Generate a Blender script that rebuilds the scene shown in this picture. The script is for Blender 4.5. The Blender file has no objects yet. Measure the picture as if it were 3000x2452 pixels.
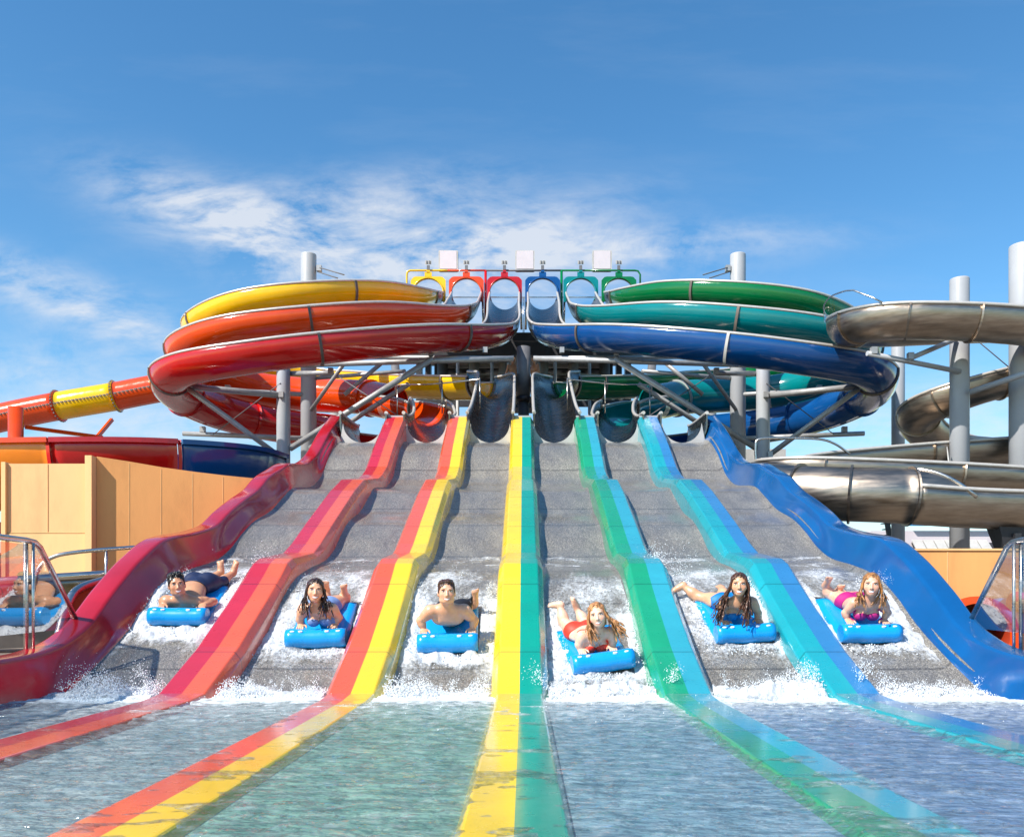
import bpy, math, random
import numpy as np
from mathutils import Vector, Matrix
random.seed(7); rng = np.random.default_rng(11)
R = math.radians
for blk in (bpy.data.objects, bpy.data.meshes, bpy.data.materials):
    for b in list(blk): blk.remove(b)
scene = bpy.context.scene
COL = scene.collection
CH = 0.857           # camera height above the pool water
FX, CX, CY = 1800.0, 1086.0, 1250.0
def at(px, py, Y):   # a measured sight line met at a real distance
    return Vector(((px-CX)*Y/FX, Y, CH+(CY-py)*Y/FX))

# ------------------------------------------------------------------ materials
def nt(m):
    m.use_nodes = True; t = m.node_tree
    return t, t.nodes, t.links
def newmat(name):
    m = bpy.data.materials.new(name); t, n, l = nt(m)
    b = n['Principled BSDF']; return m, t, n, l, b
def noise_node(n, l, scale, detail=4, rough=.6, coord='Object', vec=None, stretch=None):
    tc = n.new('ShaderNodeTexCoord'); no = n.new('ShaderNodeTexNoise')
    no.inputs['Scale'].default_value = scale; no.inputs['Detail'].default_value = detail
    no.inputs['Roughness'].default_value = rough
    src = tc.outputs[coord]
    if stretch:
        mp = n.new('ShaderNodeMapping'); mp.inputs['Scale'].default_value = stretch
        l.new(src, mp.inputs['Vector']); src = mp.outputs['Vector']
    l.new(src, no.inputs['Vector']); return no
def ramp(n, l, fac, stops):
    r = n.new('ShaderNodeValToRGB'); e = r.color_ramp.elements
    while len(e) < len(stops): e.new(.5)
    for i, (p, c) in enumerate(stops):
        e[i].position = p; e[i].color = (*c, 1) if len(c) == 3 else c
    l.new(fac, r.inputs['Fac']); return r
def bump(n, l, h, b, strength=.2, dist=.01):
    bp = n.new('ShaderNodeBump'); bp.inputs['Strength'].default_value = strength
    bp.inputs['Distance'].default_value = dist
    l.new(h, bp.inputs['Height']); l.new(bp.outputs['Normal'], b.inputs['Normal']); return bp
def sc(c, k): return tuple(min(1, x*k) for x in c)
def gel(name, col, rough=.16, coat=.3, var=.12, bmp=.15):
    m, t, n, l, b = newmat(name)
    no = noise_node(n, l, 1.3, 6, .65)
    r = ramp(n, l, no.outputs['Fac'], [(.3, sc(col, 1-var)), (.7, sc(col, 1+var*.5))])
    if name.startswith('divider'):      # moulding joints and scuffed gelcoat
        tc = n.new('ShaderNodeTexCoord'); sp = n.new('ShaderNodeSeparateXYZ'); l.new(tc.outputs['Object'], sp.inputs[0])
        mo = n.new('ShaderNodeMath'); mo.operation = 'PINGPONG'; l.new(sp.outputs['Y'], mo.inputs[0]); mo.inputs[1].default_value = .71
        rj = ramp(n, l, mo.outputs[0], [(.0, (.45, .45, .45)), (.016, (1, 1, 1))])
        ns = noise_node(n, l, 30, 6, .75, stretch=(1, .25, 1)); rs_ = ramp(n, l, ns.outputs['Fac'], [(.25, (.80, .80, .80)), (.42, (1, 1, 1))])
        m1 = n.new('ShaderNodeMix'); m1.data_type = 'RGBA'; m1.blend_type = 'MULTIPLY'; m1.inputs[0].default_value = 1; l.new(r.outputs['Color'], m1.inputs[6]); l.new(rj.outputs['Color'], m1.inputs[7])
        m2 = n.new('ShaderNodeMix'); m2.data_type = 'RGBA'; m2.blend_type = 'MULTIPLY'; m2.inputs[0].default_value = 1; l.new(m1.outputs[2], m2.inputs[6]); l.new(rs_.outputs['Color'], m2.inputs[7])
        l.new(m2.outputs[2], b.inputs['Base Color'])
    else: l.new(r.outputs['Color'], b.inputs['Base Color'])
    no2 = noise_node(n, l, 6, 5, .6)
    rr = ramp(n, l, no2.outputs['Fac'], [(.3, (rough*.7,)*3), (.75, (rough*1.5,)*3)])
    l.new(rr.outputs['Color'], b.inputs['Roughness'])
    b.inputs['Coat Weight'].default_value = coat; b.inputs['Coat Roughness'].default_value = .08
    if name.startswith('divider'): b.inputs['Coat Weight'].default_value = .9; b.inputs['Coat IOR'].default_value = 1.58; b.inputs['Coat Roughness'].default_value = .14
    no3 = noise_node(n, l, 2.2, 2, .5); bump(n, l, no3.outputs['Fac'], b, bmp, .05)
    return m
def steel(name, base=(.50, .47, .43), rough=.25, streak=(1, 1, 8)):
    m, t, n, l, b = newmat(name)
    b.inputs['Metallic'].default_value = 1
    no = noise_node(n, l, 2.0, 5, .6, stretch=streak)
    r = ramp(n, l, no.outputs['Fac'], [(.3, sc(base, .75)), (.7, sc(base, 1.15))])
    l.new(r.outputs['Color'], b.inputs['Base Color'])
    rr = ramp(n, l, no.outputs['Fac'], [(.2, (rough*.7,)*3), (.8, (rough*1.4,)*3)])
    l.new(rr.outputs['Color'], b.inputs['Roughness'])
    no3 = noise_node(n, l, 3, 2, .5); bump(n, l, no3.outputs['Fac'], b, .25, .03)
    return m
def paint(name, col, rough=.45, var=.12, metal=0, scale=3):
    m, t, n, l, b = newmat(name)
    no = noise_node(n, l, scale, 7, .65)
    r = ramp(n, l, no.outputs['Fac'], [(.3, sc(col, 1-var)), (.7, sc(col, 1+var))])
    l.new(r.outputs['Color'], b.inputs['Base Color'])
    b.inputs['Roughness'].default_value = rough; b.inputs['Metallic'].default_value = metal
    return m
M = {}
M['red'] = gel('red_gelcoat', (.50, .007, .006)); M['orange'] = gel('orange_gelcoat', (.74, .065, .003))
M['yellow'] = gel('yellow_gelcoat', (.90, .53, .003)); M['amber'] = gel('amber_gelcoat', (.85, .22, .01)); M['blue'] = gel('blue_gelcoat', (.003, .068, .25))
M['teal'] = gel('teal_gelcoat', (.0, .20, .21)); M['green'] = gel('green_gelcoat', (.0, .16, .04))
M['d_mag'] = gel('divider_crimson', (.52, .012, .025), .3, .35); M['d_or'] = gel('divider_orange', (.75, .10, .03), .3, .35)
M['d_or2'] = gel('divider_vermilion', (.80, .10, .03), .3, .35); M['d_yel'] = gel('divider_yellow', (.86, .58, .006), .3, .3)
M['d_grn'] = gel('divider_green', (.0, .29, .20), .3, .35); M['d_grn2'] = gel('divider_leaf_green', (.008, .30, .14), .3, .35)
M['d_cyan'] = gel('divider_cyan', (.03, .33, .42), .3, .35); M['d_teal'] = gel('divider_turquoise', (.01, .32, .37), .3, .35)
M['d_blue'] = gel('divider_blue', (.03, .19, .42), .3, .35)
M['r_red'] = gel('rail_red', (.42, .010, .022), .16, .5, .2, .12); M['r_blue'] = gel('rail_blue', (.003, .085, .27), .16, .5, .15, .12)
M['steel'] = steel('stainless_steel', (.40, .33, .265), .36); M['pipe'] = steel('stainless_pipe', (.62, .58, .53), .28)
M['dsteel'] = steel('dark_stainless', (.22, .20, .18), .26)  # darker stainless tone for the chutes and the trough
M['flange'] = paint('flange_grey', (.16, .13, .11), .4, .2); M['galv'] = paint('column_paint', (.40, .41, .43), .35, .06, 0, 1.5)
M['arm'] = paint('galvanised_arm', (.36, .36, .36), .4, .18, .3, 6)
M['dark'] = paint('dark_steel', (.03, .03, .035), .5, .3); M['mid'] = paint('grey_steel', (.13, .13, .14), .5, .2)
M['white'] = paint('white_panel', (.60, .54, .57), .5, .04); M['slat'] = paint('pale_slat', (.45, .44, .42), .6, .15)
M['matblue'] = gel('blue_vinyl', (.003, .30, .74), .28, .25, .06, .3)
M['rim'] = paint('rim_pipe_paint', (.60, .56, .51), .32, .1, .35, 8)
M['grip'] = paint('white_grip', (.8, .85, .9), .5)

def lane_mat():
    m, t, n, l, b = newmat('wet_grey_lane')
    n1 = noise_node(n, l, 75, 4, .75); n2 = noise_node(n, l, 3.0, 6, .7, stretch=(1, .35, 1))
    r1 = ramp(n, l, n1.outputs['Fac'], [(.34, (.085, .079, .071)), (.52, (.20, .187, .168)), (.64, (.60, .57, .51))])
    r2 = ramp(n, l, n2.outputs['Fac'], [(.28, (.62, .62, .66)), (.72, (1.15, 1.12, 1.05))])
    mx = n.new('ShaderNodeMix'); mx.data_type = 'RGBA'; mx.blend_type = 'MULTIPLY'; mx.inputs[0].default_value = 1
    l.new(r1.outputs['Color'], mx.inputs[6]); l.new(r2.outputs['Color'], mx.inputs[7])
    # panel joints across the lane
    tc = n.new('ShaderNodeTexCoord'); sp = n.new('ShaderNodeSeparateXYZ'); l.new(tc.outputs['Object'], sp.inputs[0])
    nd = noise_node(n, l, 4, 3, .6)
    ad = n.new('ShaderNodeMath'); ad.operation = 'MULTIPLY_ADD'; l.new(nd.outputs['Fac'], ad.inputs[0]); ad.inputs[1].default_value = .05; l.new(sp.outputs['Y'], ad.inputs[2])
    mo = n.new('ShaderNodeMath'); mo.operation = 'PINGPONG'; l.new(ad.outputs[0], mo.inputs[0]); mo.inputs[1].default_value = .62
    rj = ramp(n, l, mo.outputs[0], [(.0, (.25, .24, .23)), (.03, (1, 1, 1))])
    mx2 = n.new('ShaderNodeMix'); mx2.data_type = 'RGBA'; mx2.blend_type = 'MULTIPLY'; mx2.inputs[0].default_value = .85
    l.new(mx.outputs[2], mx2.inputs[6]); l.new(rj.outputs['Color'], mx2.inputs[7])
    l.new(mx2.outputs[2], b.inputs['Base Color'])
    b.inputs['Roughness'].default_value = .34; b.inputs['Coat Weight'].default_value = .6; b.inputs['Coat Roughness'].default_value = .12
    n3 = noise_node(n, l, 110, 3, .6); n4 = noise_node(n, l, 16, 4, .6, stretch=(1, .5, 1))
    a = n.new('ShaderNodeMath'); a.operation = 'MULTIPLY_ADD'; l.new(n4.outputs['Fac'], a.inputs[0]); a.inputs[1].default_value = 2.2; l.new(n3.outputs['Fac'], a.inputs[2])
    bump(n, l, a.outputs[0], b, .95, .014)
    return m
M['lane'] = lane_mat()

def wall_mat(name, c, seam=True):
    m, t, n, l, b = newmat(name)
    no = noise_node(n, l, 1.4, 8, .7, stretch=(1, 1, .35))
    r = ramp(n, l, no.outputs['Fac'], [(.28, sc(c, .80)), (.5, c), (.75, sc(c, 1.08))])
    l.new(r.outputs['Color'], b.inputs['Base Color']); b.inputs['Roughness'].default_value = .85
    n3 = noise_node(n, l, 60, 4, .6); bump(n, l, n3.outputs['Fac'], b, .25, .01)
    return m
M['beige'] = wall_mat('beige_board', (.86, .45, .20)); M['beige2'] = wall_mat('orange_beige_shaded_board', (.80, .365, .12))  # second board tone carries the sloping left wall's weaker sun in its colour
M['beige3'] = wall_mat('pale_beige_render', (.84, .50, .22)); M['seam'] = paint('board_joint', (.70, .43, .19), .9)
M['ground'] = wall_mat('paving', (.20, .17, .14)); M['deep'] = wall_mat('under_floor', (.10, .10, .10))
M['grav'] = wall_mat('gravel_soil', (.22, .17, .10))

def glass_mat():
    m = bpy.data.materials.new('clear_screen'); t, n, l = nt(m); n.clear()
    o = n.new('ShaderNodeOutputMaterial'); tr = n.new('ShaderNodeBsdfTransparent'); tr.inputs[0].default_value = (.93, .95, .96, 1)
    g = n.new('ShaderNodeBsdfGlossy'); g.inputs['Roughness'].default_value = .015
    f = n.new('ShaderNodeFresnel'); f.inputs[0].default_value = 1.45
    k = n.new('ShaderNodeMath'); k.operation = 'MULTIPLY'; k.inputs[1].default_value = .5; k.use_clamp = True
    l.new(f.outputs[0], k.inputs[0])
    mx = n.new('ShaderNodeMixShader'); l.new(k.outputs[0], mx.inputs[0]); l.new(tr.outputs[0], mx.inputs[1]); l.new(g.outputs[0], mx.inputs[2])
    l.new(mx.outputs[0], o.inputs[0]); return m
M['glass'] = glass_mat()

# ------------------------------------------------------------------ mesh builder
class MB:
    def __init__(s): s.v = []; s.f = []; s.m = []; s.s = []
    def add(s, V, F, mi=0, smooth=True):
        o = len(s.v); s.v.extend([tuple(map(float, p)) for p in V])
        for k, q in enumerate(F):
            s.f.append(tuple(i+o for i in q)); s.m.append(mi if isinstance(mi, int) else mi[k]); s.s.append(smooth)
        return s
    def box(s, c, d, rot=None, mi=0, bev=0):
        x, y, z = d[0]/2, d[1]/2, d[2]/2
        V = [Vector((a*x, b*y, e*z)) for a in (-1, 1) for b in (-1, 1) for e in (-1, 1)]
        if rot is not None: V = [rot @ v for v in V]
        V = [v+Vector(c) for v in V]
        return s.add(V, [(0, 1, 3, 2), (4, 6, 7, 5), (0, 4, 5, 1), (2, 3, 7, 6), (0, 2, 6, 4), (1, 5, 7, 3)], mi, False)
    def bar(s, a, b, w, h, mi=0):
        a = Vector(a); b = Vector(b); d = b-a; q = d.to_track_quat('Y', 'Z').to_matrix()
        return s.box((a+b)/2, (w, d.length, h), q, mi)
    def tube(s, P, r, n=12, mi=0, cap=True):
        P = [Vector(p) for p in P]; N = len(P); rs = r if hasattr(r, '__len__') else [r]*N
        T = [((P[min(i+1, N-1)]-P[max(i-1, 0)]).normalized()) for i in range(N)]
        u = T[0].orthogonal().normalized(); V = []
        for i in range(N):
            u = (u-T[i]*u.dot(T[i])).normalized(); w = T[i].cross(u)
            for k in range(n):
                a = 2*math.pi*k/n; V.append(P[i]+(u*math.cos(a)+w*math.sin(a))*rs[i])
        F = [(i*n+k, i*n+(k+1) % n, (i+1)*n+(k+1) % n, (i+1)*n+k) for i in range(N-1) for k in range(n)]
        s.add(V, F, mi, True)
        if cap:
            o = len(s.v)-N*n
            s.f += [tuple(o+k for k in range(n))[::-1], tuple(o+(N-1)*n+k for k in range(n))]; s.m += [mi, mi]; s.s += [False, False]
        return s
    def sweep(s, P, prof, mi=0, closed=True, smooth=True, cap=True):
        P = [Vector(p) for p in P]; N = len(P); n = len(prof); V = []
        for i in range(N):
            T = (P[min(i+1, N-1)]-P[max(i-1, 0)]).normalized()
            S = T.cross(Vector((0, 0, 1))).normalized(); U = S.cross(T)
            for (a, b) in prof: V.append(P[i]+S*a+U*b)
        kk = n if closed else n-1
        F = [(i*n+k, (i+1)*n+k, (i+1)*n+(k+1) % n, i*n+(k+1) % n) for i in range(N-1) for k in range(kk)]
        s.add(V, F, mi, smooth)
        if closed and cap:
            o = len(s.v)-N*n; h = n//2
            for j in range(h-1):
                for base in (0, (N-1)*n):
                    q = (o+base+j, o+base+j+1, o+base+n-2-j, o+base+n-1-j)
                    if len(set(q)) == 4: s.f.append(q); s.m.append(mi); s.s.append(False)
        return s
    def build(s, name, mats, parent=None, origin=None):
        me = bpy.data.meshes.new(name)
        V = s.v
        if origin is None: origin = (0, 0, 0)
        ox, oy, oz = origin
        if (ox, oy, oz) != (0, 0, 0): V = [(x-ox, y-oy, z-oz) for x, y, z in V]
        me.from_pydata(V, [], s.f)
        for mm in (mats if isinstance(mats, (list, tuple)) else [mats]): me.materials.append(mm)
        me.polygons.foreach_set('material_index', s.m); me.polygons.foreach_set('use_smooth', s.s)
        me.update(); o = bpy.data.objects.new(name, me); COL.objects.link(o)
        o.location = origin
        if parent is not None:
            o.parent = parent; o.location = Vector(origin)-parent.location
        return o
def tag(o, label=None, cat=None, group=None, kind=None):
    for k, v in (('label', label), ('category', cat), ('group', group), ('kind', kind)):
        if v: o[k] = v
    return o
def empty(name, loc=(0, 0, 0)):
    o = bpy.data.objects.new(name, None); o.location = loc; o.empty_display_size = .2; COL.objects.link(o); return o
def spline(pts, step=.2, t0=0, t1=None):
    P = [np.array(p, float) for p in pts]; n = len(P); t1 = n-1 if t1 is None else t1
    P = [2*P[0]-P[1]]+P+[2*P[-1]-P[-2]]
    def ev(t):
        i = min(int(t), n-2); f = t-i; a, b, c, d = P[i], P[i+1], P[i+2], P[i+3]
        return .5*((2*b)+(c-a)*f+(2*a-5*b+4*c-d)*f*f+(3*b-a-3*c+d)*f**3)
    L = sum(np.linalg.norm(ev(t0+(t1-t0)*(k+1)/40)-ev(t0+(t1-t0)*k/40)) for k in range(40))
    N = max(3, int(L/step)+1)
    return [Vector(ev(t0+(t1-t0)*k/(N-1))) for k in range(N)]
def interp(tab):
    ys = np.array([a for a, _ in tab]); hs = np.array([b for _, b in tab])
    d = np.diff(hs)/np.diff(ys); m = np.zeros(len(ys)); m[0] = d[0]; m[-1] = d[-1]
    for i in range(1, len(ys)-1): m[i] = 0 if d[i-1]*d[i] <= 0 else 2*d[i-1]*d[i]/(d[i-1]+d[i])
    def f(y):
        y = np.clip(np.asarray(y, float), ys[0], ys[-1]); i = np.clip(np.searchsorted(ys, y)-1, 0, len(ys)-2)
        h = ys[i+1]-ys[i]; t = (y-ys[i])/h
        return (2*t**3-3*t**2+1)*hs[i]+(t**3-2*t**2+t)*h*m[i]+(-2*t**3+3*t**2)*hs[i+1]+(t**3-t**2)*h*m[i+1]
    return f
# value noise
def vnoise(x, y, z, seed=0):
    xi = np.floor(x).astype(np.int64); yi = np.floor(y).astype(np.int64); zi = np.floor(z).astype(np.int64)
    fx, fy, fz = x-xi, y-yi, z-zi; fx = fx*fx*(3-2*fx); fy = fy*fy*(3-2*fy); fz = fz*fz*(3-2*fz)
    def h(a, b, c):
        n = (a*374761393+b*668265263+c*2147483647+seed*974711) & 0xffffffff
        n = ((n ^ (n >> 13))*1274126177) & 0xffffffff; n = ((n ^ (n >> 16))*2246822519) & 0xffffffff
        return (n ^ (n >> 15) & 0xffff)/4294967295.0
    r = 0
    for dx in (0, 1):
        for dy in (0, 1):
            for dz in (0, 1):
                w = (fx if dx else 1-fx)*(fy if dy else 1-fy)*(fz if dz else 1-fz)
                r = r+w*h(xi+dx, yi+dy, zi+dz)
    return r
def fbm(x, y, z=0, oct=4, seed=0, gain=.5):
    z = np.zeros_like(x)+z; a = 1; s = 0; t = 0
    for o in range(oct):
        s = s+a*vnoise(x*2**o, y*2**o, z*2**o, seed+o); t += a; a *= gain
    return s/t
# ------------------------------------------------------------------ racing slide
lane_h = interp([(7.0, -.42), (7.6, -.22), (8.1, -.03), (9.0, .35), (9.44, .57), (9.9, .85), (10.5, 1.12), (11.2, 1.27), (12.0, 1.40), (12.6, 1.60), (13.1, 1.85), (13.7, 2.10), (14.6, 2.36), (15.36, 2.68), (16.0, 2.93), (17.4, 3.15), (18.2, 3.44), (19.1, 4.08), (20.0, 4.52), (20.4, 4.62)])
div_tab = [(1.0, .010), (4.0, .012), (7.35, .028), (7.7, .05), (8.63, .42), (9.55, .87), (10.1, 1.155), (10.4, 1.33), (10.63, 1.40), (11.70, 1.53), (12.1, 1.68), (13.0, 2.08), (14.56, 2.74), (15.4, 3.04), (15.75, 3.10), (17.0, 3.30), (17.4, 3.42), (18.0, 3.68), (19.0, 4.34), (20.6, 5.27)]
rail_h = interp([(1.0, .37), (7.0, .37), (7.8, .39), (8.3, .45), (8.83, .62), (9.43, 1.0), (10.1, 1.38), (10.8, 1.66), (11.74, 1.81), (12.5, 1.97), (13.15, 2.25), (13.8, 2.50), (14.5, 2.75), (15.1, 3.04), (15.8, 3.28), (16.5, 3.50), (17.7, 3.70), (18.5, 3.98), (20.0, 4.85), (21.1, 5.40)])
X0 = -.035
slide = empty('racing_slide', (0, 8, 0))
tag(slide, 'six lane grey mat racing slide with coloured dividers running down into the pool', 'water slide')
lanes = []
for k in range(6):
    a = X0+(k-3)*1.5+.24; b = X0+(k-2)*1.5-.24
    if k == 0: a = -4.30
    if k == 5: b = 4.26
    lanes.append((a, b))
    ys = np.arange(7.0, 20.41, .08); hs = lane_h(ys)
    us = [(a-.05, .16), (a, .07), (a+.05, .02), (a+.11, 0)]+[(a+.11+(b-a-.22)*i/8, 0) for i in range(1, 8)]+[(b-.11, 0), (b-.05, .02), (b, .07), (b+.05, .16)]
    V = [(x, y, h+dz) for y, h in zip(ys, hs) for x, dz in us]; n = len(us)
    F = [(i*n+j, i*n+j+1, (i+1)*n+j+1, (i+1)*n+j) for i in range(len(ys)-1) for j in range(n-1)]
    MB().add(V, F).build('lane', M['lane'], slide)
dcol = [('d_mag', 'd_or'), ('d_or2', 'd_yel'), ('d_yel', 'd_grn'), ('d_grn2', 'd_cyan'), ('d_teal', 'd_blue')]
dname = ['crimson and orange divider', 'vermilion and yellow divider', 'yellow and green divider', 'green and cyan divider', 'turquoise and blue divider']
for k in range(5):
    xc = X0+(k-2)*1.5; V = []; F = []; mi = []
    tab = [(a, b) for a, b in div_tab]
    rows = []
    for (y, h) in tab:
        lh = float(lane_h(y)) if y > 7.7 else h-.3
        w = .20
        ch = min(.10, max(.03, (h-lh)*.35))
        rows.append([(xc-.29, lh-.06), (xc-.262, h-ch), (xc-w, h), (xc-.0, h), (xc-.0, h), (xc+w, h), (xc+.262, h-ch), (xc+.29, lh-.06)])
        for (x, z) in rows[-1]: V.append((x, y, z))
    for i in range(len(tab)-1):
        for j in range(7):
            if j == 3: continue
            F.append((i*8+j, i*8+j+1, (i+1)*8+j+1, (i+1)*8+j)); mi.append(0 if j < 3 else 1)
    o = (len(tab)-1)*8; F += [(o, o+1, o+2, o+3), (o+4, o+5, o+6, o+7)]; mi += [0, 1]
    mb = MB(); mb.add(V, F, mi, False)
    ob = mb.build('divider', [M[dcol[k][0]], M[dcol[k][1]]], slide); ob['label'] = dname[k]
    bv = ob.modifiers.new('b', 'BEVEL'); bv.width = .012; bv.segments = 2; bv.limit_method = 'ANGLE'; bv.angle_limit = R(12)
    # pale end caps on the divider heads
    MB().box((xc, 20.63, 5.28), (.44, .05, .04)).build('end_cap', M['galv'], slide)
for sx, mk, nm in ((-1, 'r_red', 'dark red side rail'), (1, 'r_blue', 'blue side rail')):
    ys = np.concatenate([np.arange(1, 7, .4), np.arange(7, 21.15, .08)]); V = []
    for y in ys:
        hr = float(rail_h(y)); lh = float(lane_h(y)) if y > 7 else -.42
        if y > 20.4: lh = 4.62
        lh = max(lh, -.42); d = hr-lh
        wob = .0*math.sin(y*16)*(1 if y > 9 else 0)
        pr = [(4.245, lh-.02), (4.27, lh+.05), (4.31, lh+.13), (4.37, lh+d*.55), (4.425, hr-.05), (4.432, hr-.03), (4.448, hr-.006), (4.475, hr), (4.66, hr+.004), (4.688, hr-.003), (4.70, hr-.02), (4.70, hr-.07), (4.68, hr-.5), (4.66, hr-1.2)]
        V += [(sx*p+(-.02 if sx > 0 else 0), y, z) for p, z in pr]
    n = 14; F = [(i*n+j, (i+1)*n+j, (i+1)*n+j+1, i*n+j+1) for i in range(len(ys)-1) for j in range(n-1)]
    ob = MB().add(V, F).build('side_rail', M[mk], slide); ob['label'] = nm
# steel end plates with U cut-outs above the lane heads
for k in range(6):
    a, b = lanes[k]; xc = (a+b)/2; r = .46; zc = 5.08; V = []; F = []
    n = 20
    for i in range(n+1):
        t = math.pi+math.pi*i/n; x, z = xc+r*math.cos(t), zc+r*math.sin(t)
        V += [(x, 20.42, z), (min(max(xc+(b-a)/2*1.0*math.cos(t)*1.35, a-.03), b+.03), 20.42, 4.56), (x, 20.46, z), (min(max(xc+(b-a)/2*1.35*math.cos(t), a-.03), b+.03), 20.46, 4.56)]
    for i in range(n):
        q = i*4; F += [(q, q+1, q+5, q+4), (q+2, q+6, q+7, q+3), (q, q+4, q+6, q+2)]
    MB().add(V, F, 0, False).build('end_plate', M['slat'], slide)

# ------------------------------------------------------------------ setting
mb = MB()
S = 300
mb.add([(-S, -60, .22), (-4.72, -60, .22), (-4.72, S, .22), (-S, S, .22)], [(0, 1, 2, 3)], 0, False)
mb.add([(S, -60, .22), (4.72, -60, .22), (4.72, S, .22), (S, S, .22)], [(0, 3, 2, 1)], 0, False)
mb.add([(-4.72, 21.4, .22), (4.72, 21.4, .22), (4.72, S, .22), (-4.72, S, .22)], [(0, 1, 2, 3)], 0, False)
mb.add([(-4.72, -60, .22), (4.72, -60, .22), (4.72, -2, .22), (-4.72, -2, .22)], [(0, 1, 2, 3)], 0, False)
mb.add([(-4.72, -2, .22), (4.72, -2, .22), (4.72, -2, -.5), (-4.72, -2, -.5)], [(0, 1, 2, 3)], 0, False)
tag(mb.build('ground', M['ground']), kind='structure')
def pool_mat():
    m, t, n, l, b = newmat('pool_floor_paint')
    tc = n.new('ShaderNodeTexCoord'); sp = n.new('ShaderNodeSeparateXYZ'); l.new(tc.outputs['Object'], sp.inputs[0])
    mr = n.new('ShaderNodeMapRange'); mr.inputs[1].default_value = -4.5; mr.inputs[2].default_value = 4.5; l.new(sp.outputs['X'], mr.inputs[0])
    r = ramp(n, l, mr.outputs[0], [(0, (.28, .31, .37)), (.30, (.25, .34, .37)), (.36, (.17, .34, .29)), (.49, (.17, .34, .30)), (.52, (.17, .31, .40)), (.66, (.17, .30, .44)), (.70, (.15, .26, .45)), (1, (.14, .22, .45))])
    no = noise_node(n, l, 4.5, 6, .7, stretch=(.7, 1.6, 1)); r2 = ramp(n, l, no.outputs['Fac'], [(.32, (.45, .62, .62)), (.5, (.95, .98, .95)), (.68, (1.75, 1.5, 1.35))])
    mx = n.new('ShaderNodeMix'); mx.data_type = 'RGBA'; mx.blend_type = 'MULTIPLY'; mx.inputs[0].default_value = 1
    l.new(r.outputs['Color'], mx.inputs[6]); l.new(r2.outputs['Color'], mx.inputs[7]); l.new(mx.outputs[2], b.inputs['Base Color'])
    b.inputs['Roughness'].default_value = .8
    return m
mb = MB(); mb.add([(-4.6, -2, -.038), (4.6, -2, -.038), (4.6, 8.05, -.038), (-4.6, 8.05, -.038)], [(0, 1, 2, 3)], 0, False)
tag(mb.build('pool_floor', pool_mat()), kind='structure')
mb = MB(); mb.add([(-4.72, 7.2, -.46), (4.72, 7.2, -.46), (4.72, 21.4, -.46), (-4.72, 21.4, -.46)], [(0, 1, 2, 3)], 0, False)
tag(mb.build('service_floor', M['deep']), kind='structure')

def water_mat():
    m = bpy.data.materials.new('pool_water'); t, n, l = nt(m); n.clear()
    o = n.new('ShaderNodeOutputMaterial')
    tr = n.new('ShaderNodeBsdfTransparent'); tr.inputs[0].default_value = (.95, .985, .98, 1)
    rf = n.new('ShaderNodeBsdfRefraction'); rf.inputs['Color'].default_value = (.95, .985, .98, 1); rf.inputs['IOR'].default_value = 1.33; rf.inputs['Roughness'].default_value = .03
    gl = n.new('ShaderNodeBsdfGlossy'); gl.inputs['Roughness'].default_value = .06
    fr = n.new('ShaderNodeFresnel'); fr.inputs[0].default_value = 1.33
    n1 = noise_node(n, l, 5.5, 3, .5, stretch=(1, 1.9, 1)); n2 = noise_node(n, l, 17, 2, .5, stretch=(1, 1.6, 1))
    a = n.new('ShaderNodeMath'); a.operation = 'MULTIPLY_ADD'; l.new(n1.outputs['Fac'], a.inputs[0]); a.inputs[1].default_value = 3; l.new(n2.outputs['Fac'], a.inputs[2])
    bp = n.new('ShaderNodeBump'); bp.inputs['Strength'].default_value = .8; bp.inputs['Distance'].default_value = .038; l.new(a.outputs[0], bp.inputs['Height'])
    for x in (rf, gl, fr): l.new(bp.outputs[0], x.inputs['Normal'])
    m1 = n.new('ShaderNodeMixShader'); m1.inputs[0].default_value = .14; l.new(tr.outputs[0], m1.inputs[1]); l.new(rf.outputs[0], m1.inputs[2])
    fk = n.new('ShaderNodeMath'); fk.operation = 'MULTIPLY'; fk.inputs[1].default_value = .62; l.new(fr.outputs[0], fk.inputs[0]); m2 = n.new('ShaderNodeMixShader'); l.new(fk.outputs[0], m2.inputs[0]); l.new(m1.outputs[0], m2.inputs[1]); l.new(gl.outputs[0], m2.inputs[2])
    # aerated milky patches riding on the surface
    df = n.new('ShaderNodeBsdfDiffuse'); df.inputs[0].default_value = (.85, .92, .93, 1)
    at_ = n.new('ShaderNodeAttribute'); at_.attribute_name = 'dens'
    n3 = noise_node(n, l, 9, 7, .72, stretch=(1, 1.5, 1)); ad = n.new('ShaderNodeMath'); ad.operation = 'ADD'; l.new(n3.outputs['Fac'], ad.inputs[0]); l.new(at_.outputs['Fac'], ad.inputs[1])
    r = ramp(n, l, ad.outputs[0], [(.40, (.02,)*3), (.55, (.07,)*3), (.72, (.26,)*3), (.95, (.85,)*3)])
    m3 = n.new('ShaderNodeMixShader'); l.new(r.outputs['Color'], m3.inputs[0]); l.new(m2.outputs[0], m3.inputs[1]); l.new(df.outputs[0], m3.inputs[2])
    l.new(m3.outputs[0], o.inputs[0]); return m
def set_attr(ob, name, vals):
    a = ob.data.attributes.new(name, 'FLOAT', 'POINT'); a.data.foreach_set('value', np.asarray(vals, np.float32))
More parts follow.
